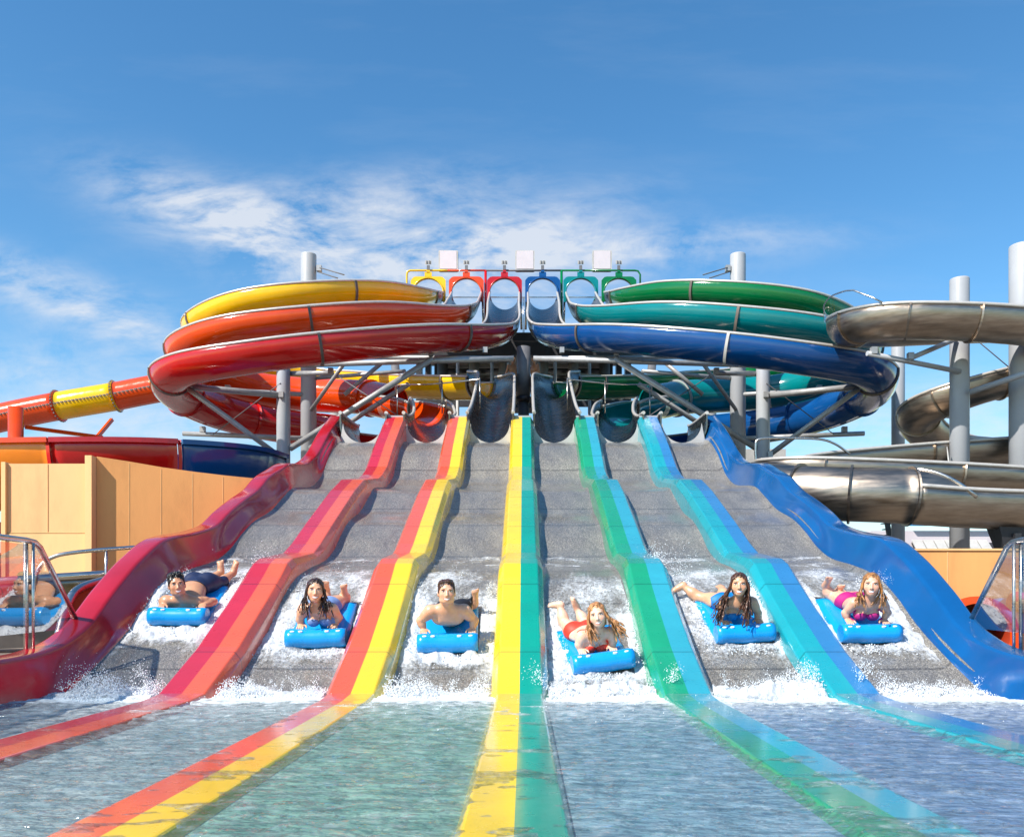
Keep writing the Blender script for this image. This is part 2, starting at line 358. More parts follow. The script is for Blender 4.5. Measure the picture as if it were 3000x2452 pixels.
def grid_mesh(name, X, Y, Z, mat, dens=None, parent=None, origin=(0, 0, 0)):
    ny, nx = X.shape
    V = np.stack([X, Y, Z], -1).reshape(-1, 3)-np.array(origin)
    I = np.arange(ny*nx).reshape(ny, nx)
    F = np.stack([I[:-1, :-1], I[:-1, 1:], I[1:, 1:], I[1:, :-1]], -1).reshape(-1, 4)
    me = bpy.data.meshes.new(name); me.from_pydata(V.tolist(), [], F.tolist()); me.materials.append(mat)
    me.polygons.foreach_set('use_smooth', [True]*len(F)); me.update()
    o = bpy.data.objects.new(name, me); COL.objects.link(o); o.location = origin
    if dens is not None: set_attr(o, 'dens', dens.ravel())
    return o
xs = np.linspace(-4.4, 4.4, 340); ys = np.linspace(-1.5, 8.25, 380); X, Y = np.meshgrid(xs, ys)
Z = (fbm(X*1.6, Y*2.4, 0, 3, 3)-.5)*.034+(fbm(X*6, Y*13, 0, 3, 9)-.5)*.040+.010
Z += .010*np.exp(-((Y-7.0)/.5)**2)*(fbm(X*6, Y*6, 0, 2, 5)-.2)
dens = .42*np.exp(-((Y-7.75)/.42)**2)+.17*np.exp(-((Y-6.9)/.8)**2)-.02
for xd in [X0+(k-2)*1.5 for k in range(5)]: dens = dens+.06*np.exp(-((X-xd)/.22)**2)*(fbm(X*2, Y*2.0, 0, 3, 33) > .53)
tag(grid_mesh('pool_water', X, Y, Z, water_mat(), dens), kind='structure')

# ------------------------------------------------------------------ flumes
def u_prof(r=.56, w=.12, th=.035, n=18, a0=180., a1=360.):
    A = [math.radians(a0+(a1-a0)*i/n) for i in range(n+1)]
    inn = [(r*math.cos(a), r*math.sin(a)) for a in A]; out = [((r+th)*math.cos(a), (r+th)*math.sin(a)) for a in A]
    if a1-a0 < 200: inn = [(-r, w)]+inn+[(r, w)]; out = [(-r-th, w)]+out+[(r+th, w)]
    return inn+out[::-1]
def flume(name, label, cat, pts, segs, flanges, sx=1, r=.52, w=.09, group=None, rims=True, fm='flange', rimmat='rim', fw=.035):
    pts = [(sx*p[0], p[1], p[2]) for p in pts]
    root = empty(name, (pts[len(pts)//2][0], pts[len(pts)//2][1], .22)); tag(root, label, cat, group)
    for (t0, t1, kind, mk) in segs:
        P = spline(pts, .22, t0, t1)
        if kind == 'tube': MB().sweep(P, u_prof(r, n=36, a0=-90, a1=269.9)).build('tube_section', M[mk], root)
        else: wz = .26 if (kind == 'c' and t0 > 5) else w; MB().sweep(P, u_prof(r, wz)).build('steel_chute' if mk in ('steel', 'dsteel') and kind == 'c' else 'channel_section', M[mk], root)
        if kind != 'tube' and rims:
            for s in (-1, 1):
                Q = []
                for i, p in enumerate(P):
                    T = (P[min(i+1, len(P)-1)]-P[max(i-1, 0)]).normalized(); Sd = T.cross(Vector((0, 0, 1))).normalized(); U = Sd.cross(T)
                    Q.append(p+Sd*s*(r+.02)+U*((.26 if (kind == 'c' and t0 > 5) else w)+.01))
                MB().tube(Q, .042, 8).build('rim_pipe', M[rimmat], root)
    for f in flanges:
        t, kind = f[0], f[1]
        P = spline(pts, .01, t-.001, t+.001) if 0 < t < len(pts)-1 else spline(pts, .01, max(0, t-.01), min(len(pts)-1, t+.01))
        c = P[len(P)//2]; T = (P[-1]-P[0]).normalized(); P = [c-T*fw, c+T*fw]
        pr = u_prof(r+.036, w, .04) if kind == 'u' else u_prof(r+.036, n=36, th=.05, a0=-90, a1=269.9)
        mbf = MB().sweep(P, pr)
        mbf.build('joint_flange', M[f[2] if len(f) > 2 else fm], root)
    return root
PY = [(-3.5, 32, 12.2), (-3.5, 30.6, 11.7), (-3.75, 28.9, 11.15), (-4.7, 27.1, 10.65), (-6.5, 26.0, 10.17), (-8.4, 26.0, 9.88), (-9.9, 26.9, 9.62), (-10.4, 28.2, 9.5), (-10.0, 29.7, 9.35), (-8.9, 30.9, 9.2), (-7.2, 31.3, 9.05), (-5.4, 30.5, 8.75), (-3.9, 29.4, 8.35), (-2.4, 28.6, 8.1), (-1.3, 27.8, 7.9), (-.86, 26.4, 7.55), (-.80, 24.3, 6.6), (-.79, 22.2, 5.65), (-.785, 20.45, 5.06)]
PO = [(-2.1, 32, 12.2), (-2.1, 30.4, 11.4), (-2.2, 28.9, 10.6), (-2.8, 27.0, 9.85), (-4.2, 25.1, 9.25), (-6.2, 24.2, 8.78), (-8.2, 24.2, 8.5), (-9.55, 24.9, 8.3), (-10.15, 26.1, 8.2), (-10.0, 27.6, 8.1), (-8.9, 29.0, 7.95), (-7.3, 29.4, 7.85), (-5.4, 28.7, 7.6), (-4.3, 27.6, 7.25), (-3.4, 26.4, 6.9), (-2.7, 25, 6.4), (-2.36, 23, 5.65), (-2.29, 21.5, 5.2), (-2.285, 20.45, 5.06)]
PR = [(-.7, 32, 12.2), (-.7, 30.2, 11.2), (-.72, 28.2, 9.8), (-1.3, 26.0, 8.9), (-2.8, 23.95, 8.2), (-5.0, 22.65, 7.58), (-7.2, 22.3, 7.17), (-8.8, 22.7, 7.0), (-9.65, 23.7, 6.9), (-10.0, 25.4, 6.85), (-9.5, 27.3, 6.75), (-8.2, 28.6, 6.62), (-6.4, 28.9, 6.45), (-5.0, 27.6, 6.1), (-4.3, 25.4, 5.75), (-3.9, 23.2, 5.3), (-3.8, 21.6, 5.12), (-3.78, 20.45, 5.06)]
PR = [(a, b_, c+(.10 if 2 <= i <= 12 else 0)) for i, (a, b_, c) in enumerate(PR)]
PO = [(a, b_, c+(.05 if 2 <= i <= 12 else 0)) for i, (a, b_, c) in enumerate(PO)]
for sx, cols, side in ((-1, ('yellow', 'orange', 'red'), 'left'), (1, ('green', 'teal', 'blue'), 'right')):
    s = -sx
    where = {'yellow': 'topmost loop on the left', 'orange': 'middle loop on the left', 'red': 'lowest front loop on the left', 'green': 'topmost loop on the right', 'teal': 'middle loop on the right', 'blue': 'lowest front loop on the right'}
    lab = lambda c: 'glossy %s spiral flume, the %s tower side' % (c, where[c])
    c = cols[0]
    flume('spiral_flume', lab(c), 'water slide', PY, [(0, 1.3, 'c', 'dsteel'), (1.3, 13.9, 'u', c), (13.9, 18, 'c', 'dsteel')], [(1.3, 'u'), (3.4, 'u'), (6.0, 'u'), (8.6, 'u'), (11.2, 'u'), (13.0, 'u'), (13.9, 'u')], sx=s, group='spiral flumes')
    c = cols[1]
    flume('spiral_flume', lab(c), 'water slide', PO, [(0, 2.2, 'c', 'dsteel'), (2.2, 8.8, 'u', c), (8.8, 13.2, 'tube', c), (13.2, 14.8, 'u', c), (14.8, 18, 'c', 'dsteel')], [(2.2, 'u'), (4.9, 'u'), (7.5, 'u'), (8.8, 't', c), (10.4, 't', c if s > 0 else 'slat'), (12.3, 't', c if s > 0 else 'slat'), (14.8, 'u')], sx=s, group='spiral flumes')
    c = cols[2]
    flume('spiral_flume', lab(c), 'water slide', PR, [(0, 2.3, 'c', 'dsteel'), (2.3, 9.1, 'u', c), (9.1, 12.2, 'tube', c), (12.2, 14.4, 'u', c), (14.4, 17, 'c', 'dsteel')], [(3.5, 'u'), (5.15, 'u', 'slat' if s < 0 else 'flange'), (7.75, 'u'), (9.1, 't', c), (10.6, 't', c), (12.2, 't', c)], sx=s, group='spiral flumes')
# ------------------------------------------------------------------ columns and arms
def column(x, y, z0, z1, r, label, group=None, name='support_column', mat='galv'):
    root = empty(name, (x, y, z0)); tag(root, label, 'column', group)
    MB().tube([(x, y, z0), (x, y, z1-.03), (x, y, z1)], [r, r, r*.97], 28).build('shaft', M[mat], root)
    MB().tube([(x, y, z0), (x, y, z0+.05)], r*1.5, 20).build('base_plate', M['arm'], root)
    return root
def pipe(root, name, a, b, r, mat='arm'):
    a = Vector(a); b = Vector(b)
    ob = MB().tube([a, b], r, 12).build(name, M[mat], root)
    return ob
def clamp(root, p, s=.16):
    return MB().box(p, (s, s, s*1.2)).build('clamp', M['arm'], root)
for s, side in ((1, 'left'), (-1, 'right')):
    col = 'red' if s > 0 else 'blue'
    X = lambda x: s*x-(0.02 if s < 0 else 0)
    c1 = column(X(-6.78), 24.5, .22, 7.75, .19, 'slimmer grey steel column carrying the arms under the %s loop' % col, 'columns of the spiral flumes')
    P = lambda p: (s*p[0], p[1], p[2])
    for nm, a, b, r in (('support_arm', (-6.8, 24.4, 6.68), (-9.45, 23.2, 6.68), .085), ('brace', (-6.9, 24.4, 5.0), (-9.0, 23.3, 6.6), .075),
                        ('brace', (-6.6, 24.5, 5.2), (-2.55, 24.4, 7.72), .085), ('support_beam', (-6.4, 24.45, 7.55), (-.28, 24.4, 7.72), .075),
                        ('support_beam', (-4.6, 25.0, 7.93), (-.28, 25.0, 7.9), .06), ('strut', (-6.6, 24.6, 7.35), (-5.2, 23.6, 7.1), .07), ('strut', (-5.2, 25.2, 6.9), (-4.1, 25.0, 7.75), .06)):
        pipe(c1, nm, P(a), P(b), r)
    for p in ((-9.35, 23.25, 6.82), (-2.6, 24.35, 7.85), (-5.2, 23.4, 7.1), (-1.1, 24.9, 8.1), (-6.78, 24.3, 6.68), (-6.9, 24.3, 5.0)): clamp(c1, P(p), .13)
    pipe(c1, 'tie_rod', P((-9.3, 26.0, 5.9)), P((-6.8, 24.3, 7.0)), .014, 'mid'); pipe(c1, 'tie_rod', P((-5.3, 24.6, 7.3)), P((-3.2, 24.5, 5.9)), .014, 'mid')
    c2 = column(X(-6.8), 27.45, .22, 11.86, .245, 'thick grey steel column rising above the %s loop' % ('yellow' if s > 0 else 'green'), 'columns of the spiral flumes')
    for nm, a, b, r in (('support_arm', (-6.8, 27.3, 6.02), (-10.6, 27.0, 6.12), .075), ('support_arm', (-6.8, 27.3, 7.4), (-9.6, 27.3, 7.55), .07), ('support_arm', (-6.8, 27.5, 7.95), (-3.6, 26.4, 7.9), .06),
                        ('brace', (-6.7, 27.2, 5.7), (-3.4, 25.6, 7.3), .075), ('brace', (-6.7, 27.3, 6.9), (-5.3, 25.6, 7.9), .06)):
        pipe(c2, nm, P(a), P(b), r)
    for p in ((-10.0, 27.05, 6.25), (-9.3, 27.3, 7.6), (-6.45, 27.4, 11.4)): clamp(c2, P(p), .15)
    pipe(c2, 'tie_rod', P((-6.5, 27.4, 11.45)), P((-5.5, 26.6, 10.9)), .018, 'mid'); pipe(c2, 'tie_rod', P((-6.5, 27.4, 11.3)), P((-5.7, 26.6, 10.8)), .018, 'mid')
    pipe(c2, 'cross_rail', P((-7.6, 27.4, 5.1)), P((-5.0, 27.3, 5.0)), .07)
    c3 = column(X(-7.2), 33.4, .22, 9.4, .24, 'far grey column standing behind the %s column group' % col, 'rear columns')
    # pale cabinets seen below the loops
    bx = empty('service_box', P((-9.6, 35, .22))) if s < 0 else None
    if bx:
        tag(bx, 'pale grey cabinet on a raised platform behind the blue loop', 'cabinet')
        MB().box((9.6, 35, 6.2), (1.6, 1.2, 1.5)).build('cabinet_body', M['slat'], bx); MB().box((9.6, 35, 2.8), (.4, .4, 5.2)).build('pedestal', M['galv'], bx)
column(12.3, 28.5, .22, 9.55, .21, 'grey column behind the right end of the blue loop', 'columns by the steel flumes')
cA = column(10.6, 21.1, .22, 8.72, .225, 'tall grey column passing behind the upper steel flume, left of the pair', 'columns by the steel flumes')
cB = column(12.02, 20.9, .22, 9.45, .30, 'thickest and tallest grey column at the right edge', 'columns by the steel flumes')
for nm, a, b, r in (('support_arm', (10.5, 20.9, 6.42), (8.0, 20.2, 6.66), .06), ('brace', (9.0, 20.3, 6.55), (10.4, 20.9, 7.2), .06), ('support_arm', (10.7, 20.8, 5.9), (12.0, 19.6, 6.25), .07),
                    ('support_arm', (10.7, 21.2, 4.9), (13.2, 21.9, 4.85), .06), ('support_arm', (10.6, 21.2, 3.9), (9.6, 23.2, 3.9), .06)):
    pipe(cA, nm, a, b, r, 'galv')
for p in ((8.15, 20.2, 6.72), (9.05, 20.3, 6.62), (11.9, 19.7, 6.35)): clamp(cA, p, .13)
pipe(cA, 'tie_rod', (10.5, 21.0, 7.6), (13.2, 21.5, 5.7), .014, 'mid')
pipe(cA, 'tie_rod', (10.2, 20.9, 4.6), (9.9, 20.2, 4.1), .016, 'slat')
# dark centre column
cc = empty('centre_column', (0, 27, .22)); tag(cc, 'dark grey centre column between the two steel drop chutes', 'column')
MB().tube([(0, 27, .22), (0, 27, 7.2)], .17, 24).build('shaft', M['mid'], cc); MB().tube([(0, 27, 7.2), (0, 27, 8.8)], .21, 24).build('upper_shaft', M['mid'], cc)
MB().tube([(0, 27, 7.1), (0, 27, 7.25)], .235, 24).build('collar', M['dark'], cc)
for a in (-1, 1):
    MB().bar((a*.45, 26.6, 4.9), (a*.45, 26.6, 7.1), .06, .06).build('cable_tray', M['dark'], cc)
# small handrails over the drop chutes
for s in (-1, 1):
    r = empty('chute_handrail', (s*2.3, 24.3, 6.6)); tag(r, 'thin steel guard rail over the %s flume outlet' % ('orange' if s < 0 else 'teal'), 'handrail', 'guard rails over the outlets')
    P = spline([(s*3.7, 25.2, 6.95), (s*3.6, 25.0, 7.12), (s*2.6, 24.6, 7.05), (s*1.35, 24.3, 7.1), (s*1.22, 24.2, 7.1)], .1)
    MB().tube(P, .022, 8).build('top_rail', M['pipe'], r)
    for x, y in ((3.65, 25.1), (2.3, 24.5), (1.22, 24.2)): MB().tube([(s*x, y, 6.2), (s*x, y, 7.12)], .018, 8).build('post', M['pipe'], r)

# ------------------------------------------------------------------ tower
tw = empty('start_tower', (0, 34, .22)); tag(tw, 'dark steel stair tower with start deck behind the flumes', 'tower')
MB().box((0, 33.9, 10.72), (8.6, 3.4, .32)).box((0, 32.15, 10.25), (8.6, .18, .5)).build('deck', M['dark'], tw)
for x in (-3.1, -1.9, -.75, .75, 1.9, 3.1):
    MB().tube([(x, 33.2, .22), (x, 33.2, 10.5)], .2, 16).build('leg', M['mid'] if abs(x) > 3 else M['galv'], tw)
for s in (-1, 1):
    for i in range(5):
        MB().box((s*(4.15-.36*i), 34.6, 5.6), (.21, .5, 9.6)).build('louvre_fin', M['dark'], tw)
    # flights: open treads
    for k in range(10):
        MB().box((s*1.85, 33.7, 10.42-.19*k), (2.3, .5, .075)).build('stair_tread', M['dark'] if k % 2 else M['slat'], tw)
    for k in range(10):
        MB().box((s*1.85, 35.6, 6.6-.32*k), (2.6, .4, .1)).build('stair_tread', M['mid'], tw)
    for x in (.55, 1.15, 2.4): MB().tube([(s*x, 31.6, .22), (s*x, 31.6, 9.6)], .06, 10).build('post', M['slat'], tw)
    MB().bar((s*3.5, 34.0, 6.5), (s*2.3, 34.0, 9.8), .1, .18).build('stringer', M['dark'], tw)
    MB().bar((s*.2, 34.0, 6.4), (s*1.6, 34.0, 9.8), .1, .18).build('stringer', M['dark'], tw)
    MB().tube([(s*5.2, 35, 10.6), (s*4.6, 35, 5)], .17, 14).build('raking_leg', M['mid'], tw)
mb = MB()
mb.box((0, 32.3, 8.3), (8.0, .14, .3)).box((0, 33.2, 6.0), (7.6, .18, .3)); mb.build('crossbeam', M['dark'], tw)
for s in (-1, 1):
    r = MB()
    for i in range(int(4.2/.16)):
        x = s*(.02+.16*i)
        if abs(abs(x)-.7) < .66 or abs(abs(x)-2.1) < .64 or abs(abs(x)-3.5) < .62: continue
        r.tube([(x, 32.7, 10.9), (x, 32.7, 12.35)], .012, 6)
    r.bar((s*.0, 32.7, 12.36), (s*4.3, 32.7, 12.36), .035, .035)
    r.build('balustrade', M['pipe'], tw)
# gates with their number boards, gantry pipe, light boxes
gc = {-3.5: 'yellow', -2.1: 'orange', -.7: 'red', .7: 'blue', 2.1: 'teal', 3.5: 'green'}
for x, c in gc.items():
    g = empty('start_gate', (x, 31.9, 11.5)); tag(g, '%s start gate with round opening on the tower deck' % c, 'gate', 'start gates')
    n = 40; V = []; F = []
    for i in range(n+1):
        a = math.radians(-28+236*i/n); ca, sa = math.cos(a), math.sin(a); ro = min(.64/max(abs(ca), 1e-3), .62/max(sa, 1e-3) if sa > 0 else 9)
        if sa > .0: ro = min(ro, .80)
        for y in (31.84, 31.92): V += [(x+.535*ca, y, 12.2+.535*sa), (x+ro*ca, y, 12.2+ro*sa)]
    for i in range(n):
        q = i*4; F += [(q, q+4, q+5, q+1), (q+2, q+3, q+7, q+6), (q, q+2, q+6, q+4), (q+1, q+5, q+7, q+3)]
    mb = MB().add(V, F, 0, False); mb.tube([(x+.56*math.cos(math.radians(-28+236*i/n)), 31.80, 12.2+.56*math.sin(math.radians(-28+236*i/n))) for i in range(n+1)], .03, 8)
    mb.build('arch_panel', M[c], g)
    MB().box((x, 31.88, 12.90), (.26, .1, .16)).box((x, 31.88, 13.0), (.12, .1, .1)).build('bracket', M[c], g)
    b = MB().box((x, 31.9, 13.17), (.11, .04, .16)).build('bracket_plate', M['mid'], g)
    MB().box((x, 31.9, 13.36), (.22, .03, .13)).build('number_board', M['slat'], g)
    MB().box((x-.05, 31.875, 13.36), (.05, .02, .09)).box((x+.05, 31.875, 13.36), (.05, .02, .09)).build('board_marks', M['mid'], g)
    for s in (-1, 1): MB().tube([(x+s*.6, 31.9, 11.9), (x+s*.62, 31.9, 10.9)], .04, 10).build('jamb', M['pipe'], g)
ga = empty('gantry', (0, 32.1, 10.9)); tag(ga, 'long painted pipe gantry over the start gates, yellow to red to green', 'gantry')
Pg = spline([(-4.3, 32.0, 12.3), (-4.3, 32.0, 12.95), (-4.22, 32.0, 13.08), (-4.0, 32.0, 13.1), (-2.8, 32, 13.1)], .1)
MB().tube(Pg, .035, 10).build('pipe', M['yellow'], ga); MB().tube([(-2.8, 32, 13.1), (-1.4, 32, 13.1)], .035, 10).build('pipe', M['orange'], ga)
MB().tube([(-1.4, 32, 13.1), (1.4, 32, 13.1)], .035, 10).build('pipe', M['mid'], ga)
MB().tube([(1.4, 32, 13.1), (4.1, 32, 13.1), (4.22, 32, 13.08), (4.3, 32, 12.95), (4.3, 32, 12.5)], .035, 10).build('pipe', M['green'], ga)
for x, c in ((-1.4, 'red'), (1.4, 'green')): MB().tube([(x, 32, 13.1), (x, 32, 10.9)], .05, 10).build('leg', M[c], ga)
for x, w in ((-2.78, 'above the orange gate'), (.05, 'at the middle of the gantry'), (2.90, 'above the teal gate')):
    b = empty('light_box', (x, 32.1, 13.14)); tag(b, 'square white framed box on the gantry %s' % w, 'box', 'white boxes on the gantry')
    MB().box((x, 32.06, 13.50), (.62, .1, .66)).build('panel', M['white'], b)
    fr = MB()
    for s in (-1, 1): fr.box((x+s*.335, 32.14, 13.49), (.04, .24, .70)).box((x, 32.14, 13.49+s*.345), (.63, .24, .03))
    fr.build('frame', M['slat'], b)

# ------------------------------------------------------------------ steel flumes on the right
FA = [(16, 22.8, 8.3), (12, 22.9, 8.25), (9.6, 22.7, 8.1), (8.3, 21.9, 7.85), (8.0, 20.9, 7.65), (8.6, 20.1, 7.5), (10.2, 19.75, 7.35), (12, 19.9, 7.25), (14, 20.4, 7.15), (16, 21.4, 7.0)]
fa = flume('steel_flume', 'upper steel flume turning round with a clear screen on its lip', 'water slide', FA, [(0, 9, 'u', 'steel')], [(3, 'u', 'steel'), (4.1, 'u', 'steel'), (5.2, 'u', 'steel'), (6.0, 'u', 'steel'), (7.4, 'u', 'steel')], r=.50, w=.12, group='steel flumes', rims=True, fw=.02)
P = spline(FA, .15, 3.0, 4.9); V = []; 
for i, p in enumerate(P):
    T = (P[min(i+1, len(P)-1)]-P[max(i-1, 0)]).normalized(); Sd = T.cross(Vector((0, 0, 1))).normalized(); f = i/(len(P)-1)
    q = p-Sd*.6 if (p-Sd*.6).x < (p+Sd*.6).x else p+Sd*.6
    h = .42*min(1, 4*(1-f))*min(1, .45+f*1.1); V.append(q+Vector((0, 0, .15))); V.append(q+Vector((0, 0, .15+h)))
F = [(2*i, 2*i+2, 2*i+3, 2*i+1) for i in range(len(P)-1)]
MB().add(V, F).build('clear_screen', M['glass'], fa)
MB().tube([V[0]]+[V[2*i+1] for i in range(len(P))]+[V[-2]], .018, 8).build('screen_frame', M['pipe'], fa)
FB = [(16, 22.4, 7.55), (14, 22.2, 7.0), (12, 22.0, 6.55), (10.9, 22.2, 6.2), (10.55, 23.1, 5.95), (11.2, 24.1, 5.65), (12.6, 24.6, 5.3), (15, 24.8, 4.9)]
flume('steel_flume', 'steel flume bend curling left behind the tall columns', 'water slide', FB, [(0, 7, 'u', 'steel')], [(2, 'u', 'steel'), (3.2, 'u', 'steel'), (4.3, 'u', 'steel'), (5.5, 'u', 'steel')], r=.50, w=.1, group='steel flumes', fw=.02)
FC = [(16, 22.0, 5.0), (13, 21.9, 4.85), (10, 21.7, 4.62), (7.9, 21.4, 4.4), (6.5, 21.0, 4.2), (5.98, 20.3, 4.05), (6.5, 19.6, 3.92), (8.2, 19.3, 3.80), (10.5, 19.3, 3.68), (13, 19.3, 3.5), (16, 19.4, 3.3)]
flume('steel_flume', 'long low steel flume lying level behind the big steel tube', 'water slide', FC, [(0, 10, 'u', 'steel')], [(2, 'u', 'steel'), (4.4, 'u', 'steel'), (6.2, 'u', 'steel'), (7.6, 'u', 'steel'), (9, 'u', 'steel')], r=.50, w=.12, group='steel flumes', fw=.02)
FD = [(4.9, 18.7, 3.35), (5.5, 17.9, 3.15), (6.3, 17.3, 3.02), (7.3, 17.0, 2.95), (8.6, 17.0, 2.86), (10.2, 17.0, 2.80), (12, 17.0, 2.74), (15, 17.2, 2.6)]
fd = flume('steel_flume', 'nearest big steel tube opening into a half pipe beside the blue rail', 'water slide', FD, [(0, 3.2, 'tube', 'steel'), (3.2, 7, 'u', 'steel')], [(1.2, 't', 'steel'), (2.2, 't', 'steel'), (3.2, 't', 'steel'), (5.0, 'u', 'steel')], r=.50, w=.14, group='steel flumes', fw=.02)
V = []; F = []   # slanting cut of the tube mouth
P = spline(FD, .1, 3.2, 4.0)
for i, p in enumerate(P):
    T = (P[min(i+1, len(P)-1)]-P[max(i-1, 0)]).normalized(); Sd = T.cross(Vector((0, 0, 1))).normalized(); U = Sd.cross(T); f = i/(len(P)-1); a1 = math.radians(90-90*f)
    for j in range(9):
        for s_ in (0,):
            a = a1*j/8; V.append(p+(Sd*math.cos(a)+U*math.sin(a))*.535)
F = [(i*9+j, (i+1)*9+j, (i+1)*9+j+1, i*9+j+1) for i in range(len(P)-1) for j in range(8)]
V2 = [tuple(v) for v in V]
for i, p in enumerate(P):
    T = (P[min(i+1, len(P)-1)]-P[max(i-1, 0)]).normalized(); Sd = T.cross(Vector((0, 0, 1))).normalized(); U = Sd.cross(T); f = i/(len(P)-1); a1 = math.radians(90-90*f)
    for j in range(9):
        a = math.pi-a1*j/8; V2.append(tuple(p+(Sd*math.cos(a)+U*math.sin(a))*.535))
o9 = len(P)*9; F += [(o9+i*9+j, o9+i*9+j+1, o9+(i+1)*9+j+1, o9+(i+1)*9+j) for i in range(len(P)-1) for j in range(8)]
MB().add(V2, F).build('tube_mouth', M['steel'], fd)
MB().tube([V[i*9+8] for i in range(len(P))], .04, 8).build('mouth_rim', M['pipe'], fd)
MB().box((9.55, 17.0, 1.9), (.12, .5, .6)).add([(9.2, 16.8, 2.4), (9.95, 16.8, 2.4), (9.75, 16.9, 1.75), (9.4, 16.9, 1.75), (9.2, 17.3, 2.4), (9.95, 17.3, 2.4), (9.75, 17.2, 1.75), (9.4, 17.2, 1.75)], [(0, 3, 2, 1), (4, 5, 6, 7), (0, 4, 7, 3), (1, 2, 6, 5), (0, 1, 5, 4), (2, 3, 7, 6)], 0, False).build('saddle_bracket', M['dark'], fd)
cp = empty('flume_pedestal', (9.57, 17.05, .22)); tag(cp, 'short blue grey pedestal below the big steel tube', 'column')
MB().tube([(9.57, 17.05, .22), (9.57, 17.05, 1.74), (9.57, 17.05, 1.78)], [.2, .2, .21], 24).build('shaft', paint('blue_grey_paint', (.18, .22, .30), .4), cp); MB().tube([(9.57, 17.05, .22), (9.57, 17.05, .3)], .3, 20).build('base_plate', M['arm'], cp)
hr = empty('curved_handrail', (6.2, 22.5, .22)); tag(hr, 'thin bent steel handrail behind the blue rail top', 'handrail')
MB().tube(spline([(5.55, 20.6, 3.9), (5.5, 20.6, 4.5), (5.6, 20.6, 4.74), (6.2, 20.6, 4.76), (7.0, 20.6, 4.74), (7.4, 20.6, 4.62), (7.75, 20.6, 4.38)], .08), .028, 8).build('rail', M['pipe'], hr)

# ------------------------------------------------------------------ background on the right
pb = empty('pool_building', (22, 42, .22)); tag(pb, 'pale building with slatted roof panels and a blue band, far right', 'building')
MB().box((21.6, 43, 3.0), (10, 3, 2.6)).build('wall', M['white'], pb); MB().box((20.4, 41.3, 4.9), (3.9, .3, .75)).build('band', paint('blue_band', (.0, .13, .30), .4), pb)
for i in range(3): MB().box((20.4, 41.12, 4.68+.2*i), (3.9, .05, .05)).build('band_ridge', M['blue'], pb)
for j, (x0, x1, z0, z1, yb) in enumerate(((18.6, 22.5, 3.35, 4.3, 41), (23.2, 28, 4.4, 5.6, 41.5), (22.9, 28, 3.1, 4.0, 40.8))):
    n = int((x1-x0)/.52)
    for i in range(n):
        x = x0+.52*i
        MB().add([(x, yb, z0), (x+.47, yb, z0), (x+.40, yb+.9, z1), (x-.07, yb+.9, z1), (x, yb+.06, z0-.03), (x+.47, yb+.06, z0-.03), (x+.40, yb+.96, z1-.03), (x-.07, yb+.96, z1-.03)], [(0, 1, 2, 3), (4, 7, 6, 5), (0, 4, 5, 1), (1, 5, 6, 2), (2, 6, 7, 3), (3, 7, 4, 0)], 0, False).build('roof_panel', M['slat'], pb)
    MB().box(((x0+x1)/2-.05, yb+.5, (z0+z1)/2-.12), (x1-x0, 1.1, .04), Matrix.Rotation(math.atan2(z1-z0, .9), 3, 'X')).build('roof_deck', M['dark'], pb)
gb = empty('grass_bank', (26, 46, .22)); 
mb = MB(); mb.add([(14, 60, .2), (60, 60, .2), (60, 75, 5.0), (14, 75, 4.0)], [(0, 1, 2, 3)], 0, False)
bpy.data.objects.remove(gb); tag(mb.build('terrain', paint('dry_grass', (.22, .24, .06), .9, .3)), kind='structure')
ls = empty('lattice_stair', (13.5, 30, .22)); tag(ls, 'small dark mesh stair beside the rear column right of the blue rail', 'stair')
MB().bar((13.0, 30, 1.2), (12.5, 30, 4.0), .1, .16).build('stringer', M['dark'], ls)
MB().bar((13.35, 30, 1.2), (12.85, 30, 4.0), .1, .16).build('stringer', M['dark'], ls)
mb = MB()
for i in range(14): mb.box((13.12-.04*i, 30.1, 1.4+.2*i), (.5, .25, .03))
mb.build('treads', M['mid'], ls)
wr = empty('beige_wall', (6.4, 13.1, .22)); tag(wr, 'low orange beige panel wall to the right of the blue rail', 'wall', 'beige walls')
MB().box((6.55, 13.2, .93), (2.04, .2, 1.42)).build('board', M['beige2'], wr); MB().box((6.55, 13.2, 1.66), (2.10, .24, .03)).build('coping', M['beige3'], wr)
MB().box((6.40, 13.097, .93), (.015, .006, 1.40)).build('joint', M['seam'], wr); MB().box((7.62, 13.25, .93), (.06, .3, 1.44)).build('post', M['dark'], wr)
tu = empty('tunnel_slide', (5.55, 11.0, .22)); tag(tu, 'orange rimmed red tunnel mouth in front of the low beige wall', 'water slide')
P = [(5.75, 11.0, .42), (5.78, 11.5, .42), (5.9, 12.3, .42), (6.1, 13.0, .42)]
MB().sweep(P, u_prof(.44, n=36, th=.04, a0=-90, a1=269.9)).build('tunnel_body', paint('tunnel_red', (.30, .03, .008), .45), tu)
MB().sweep([(5.75, 10.96, .42), (5.753, 11.04, .42)], u_prof(.43, n=40, th=.09, a0=-90, a1=269.9)).build('tunnel_rim', M['orange'], tu)
MB().box((6.05, 10.2, .50), (.28, .2, .56)).build('start_block', M['orange'], tu)

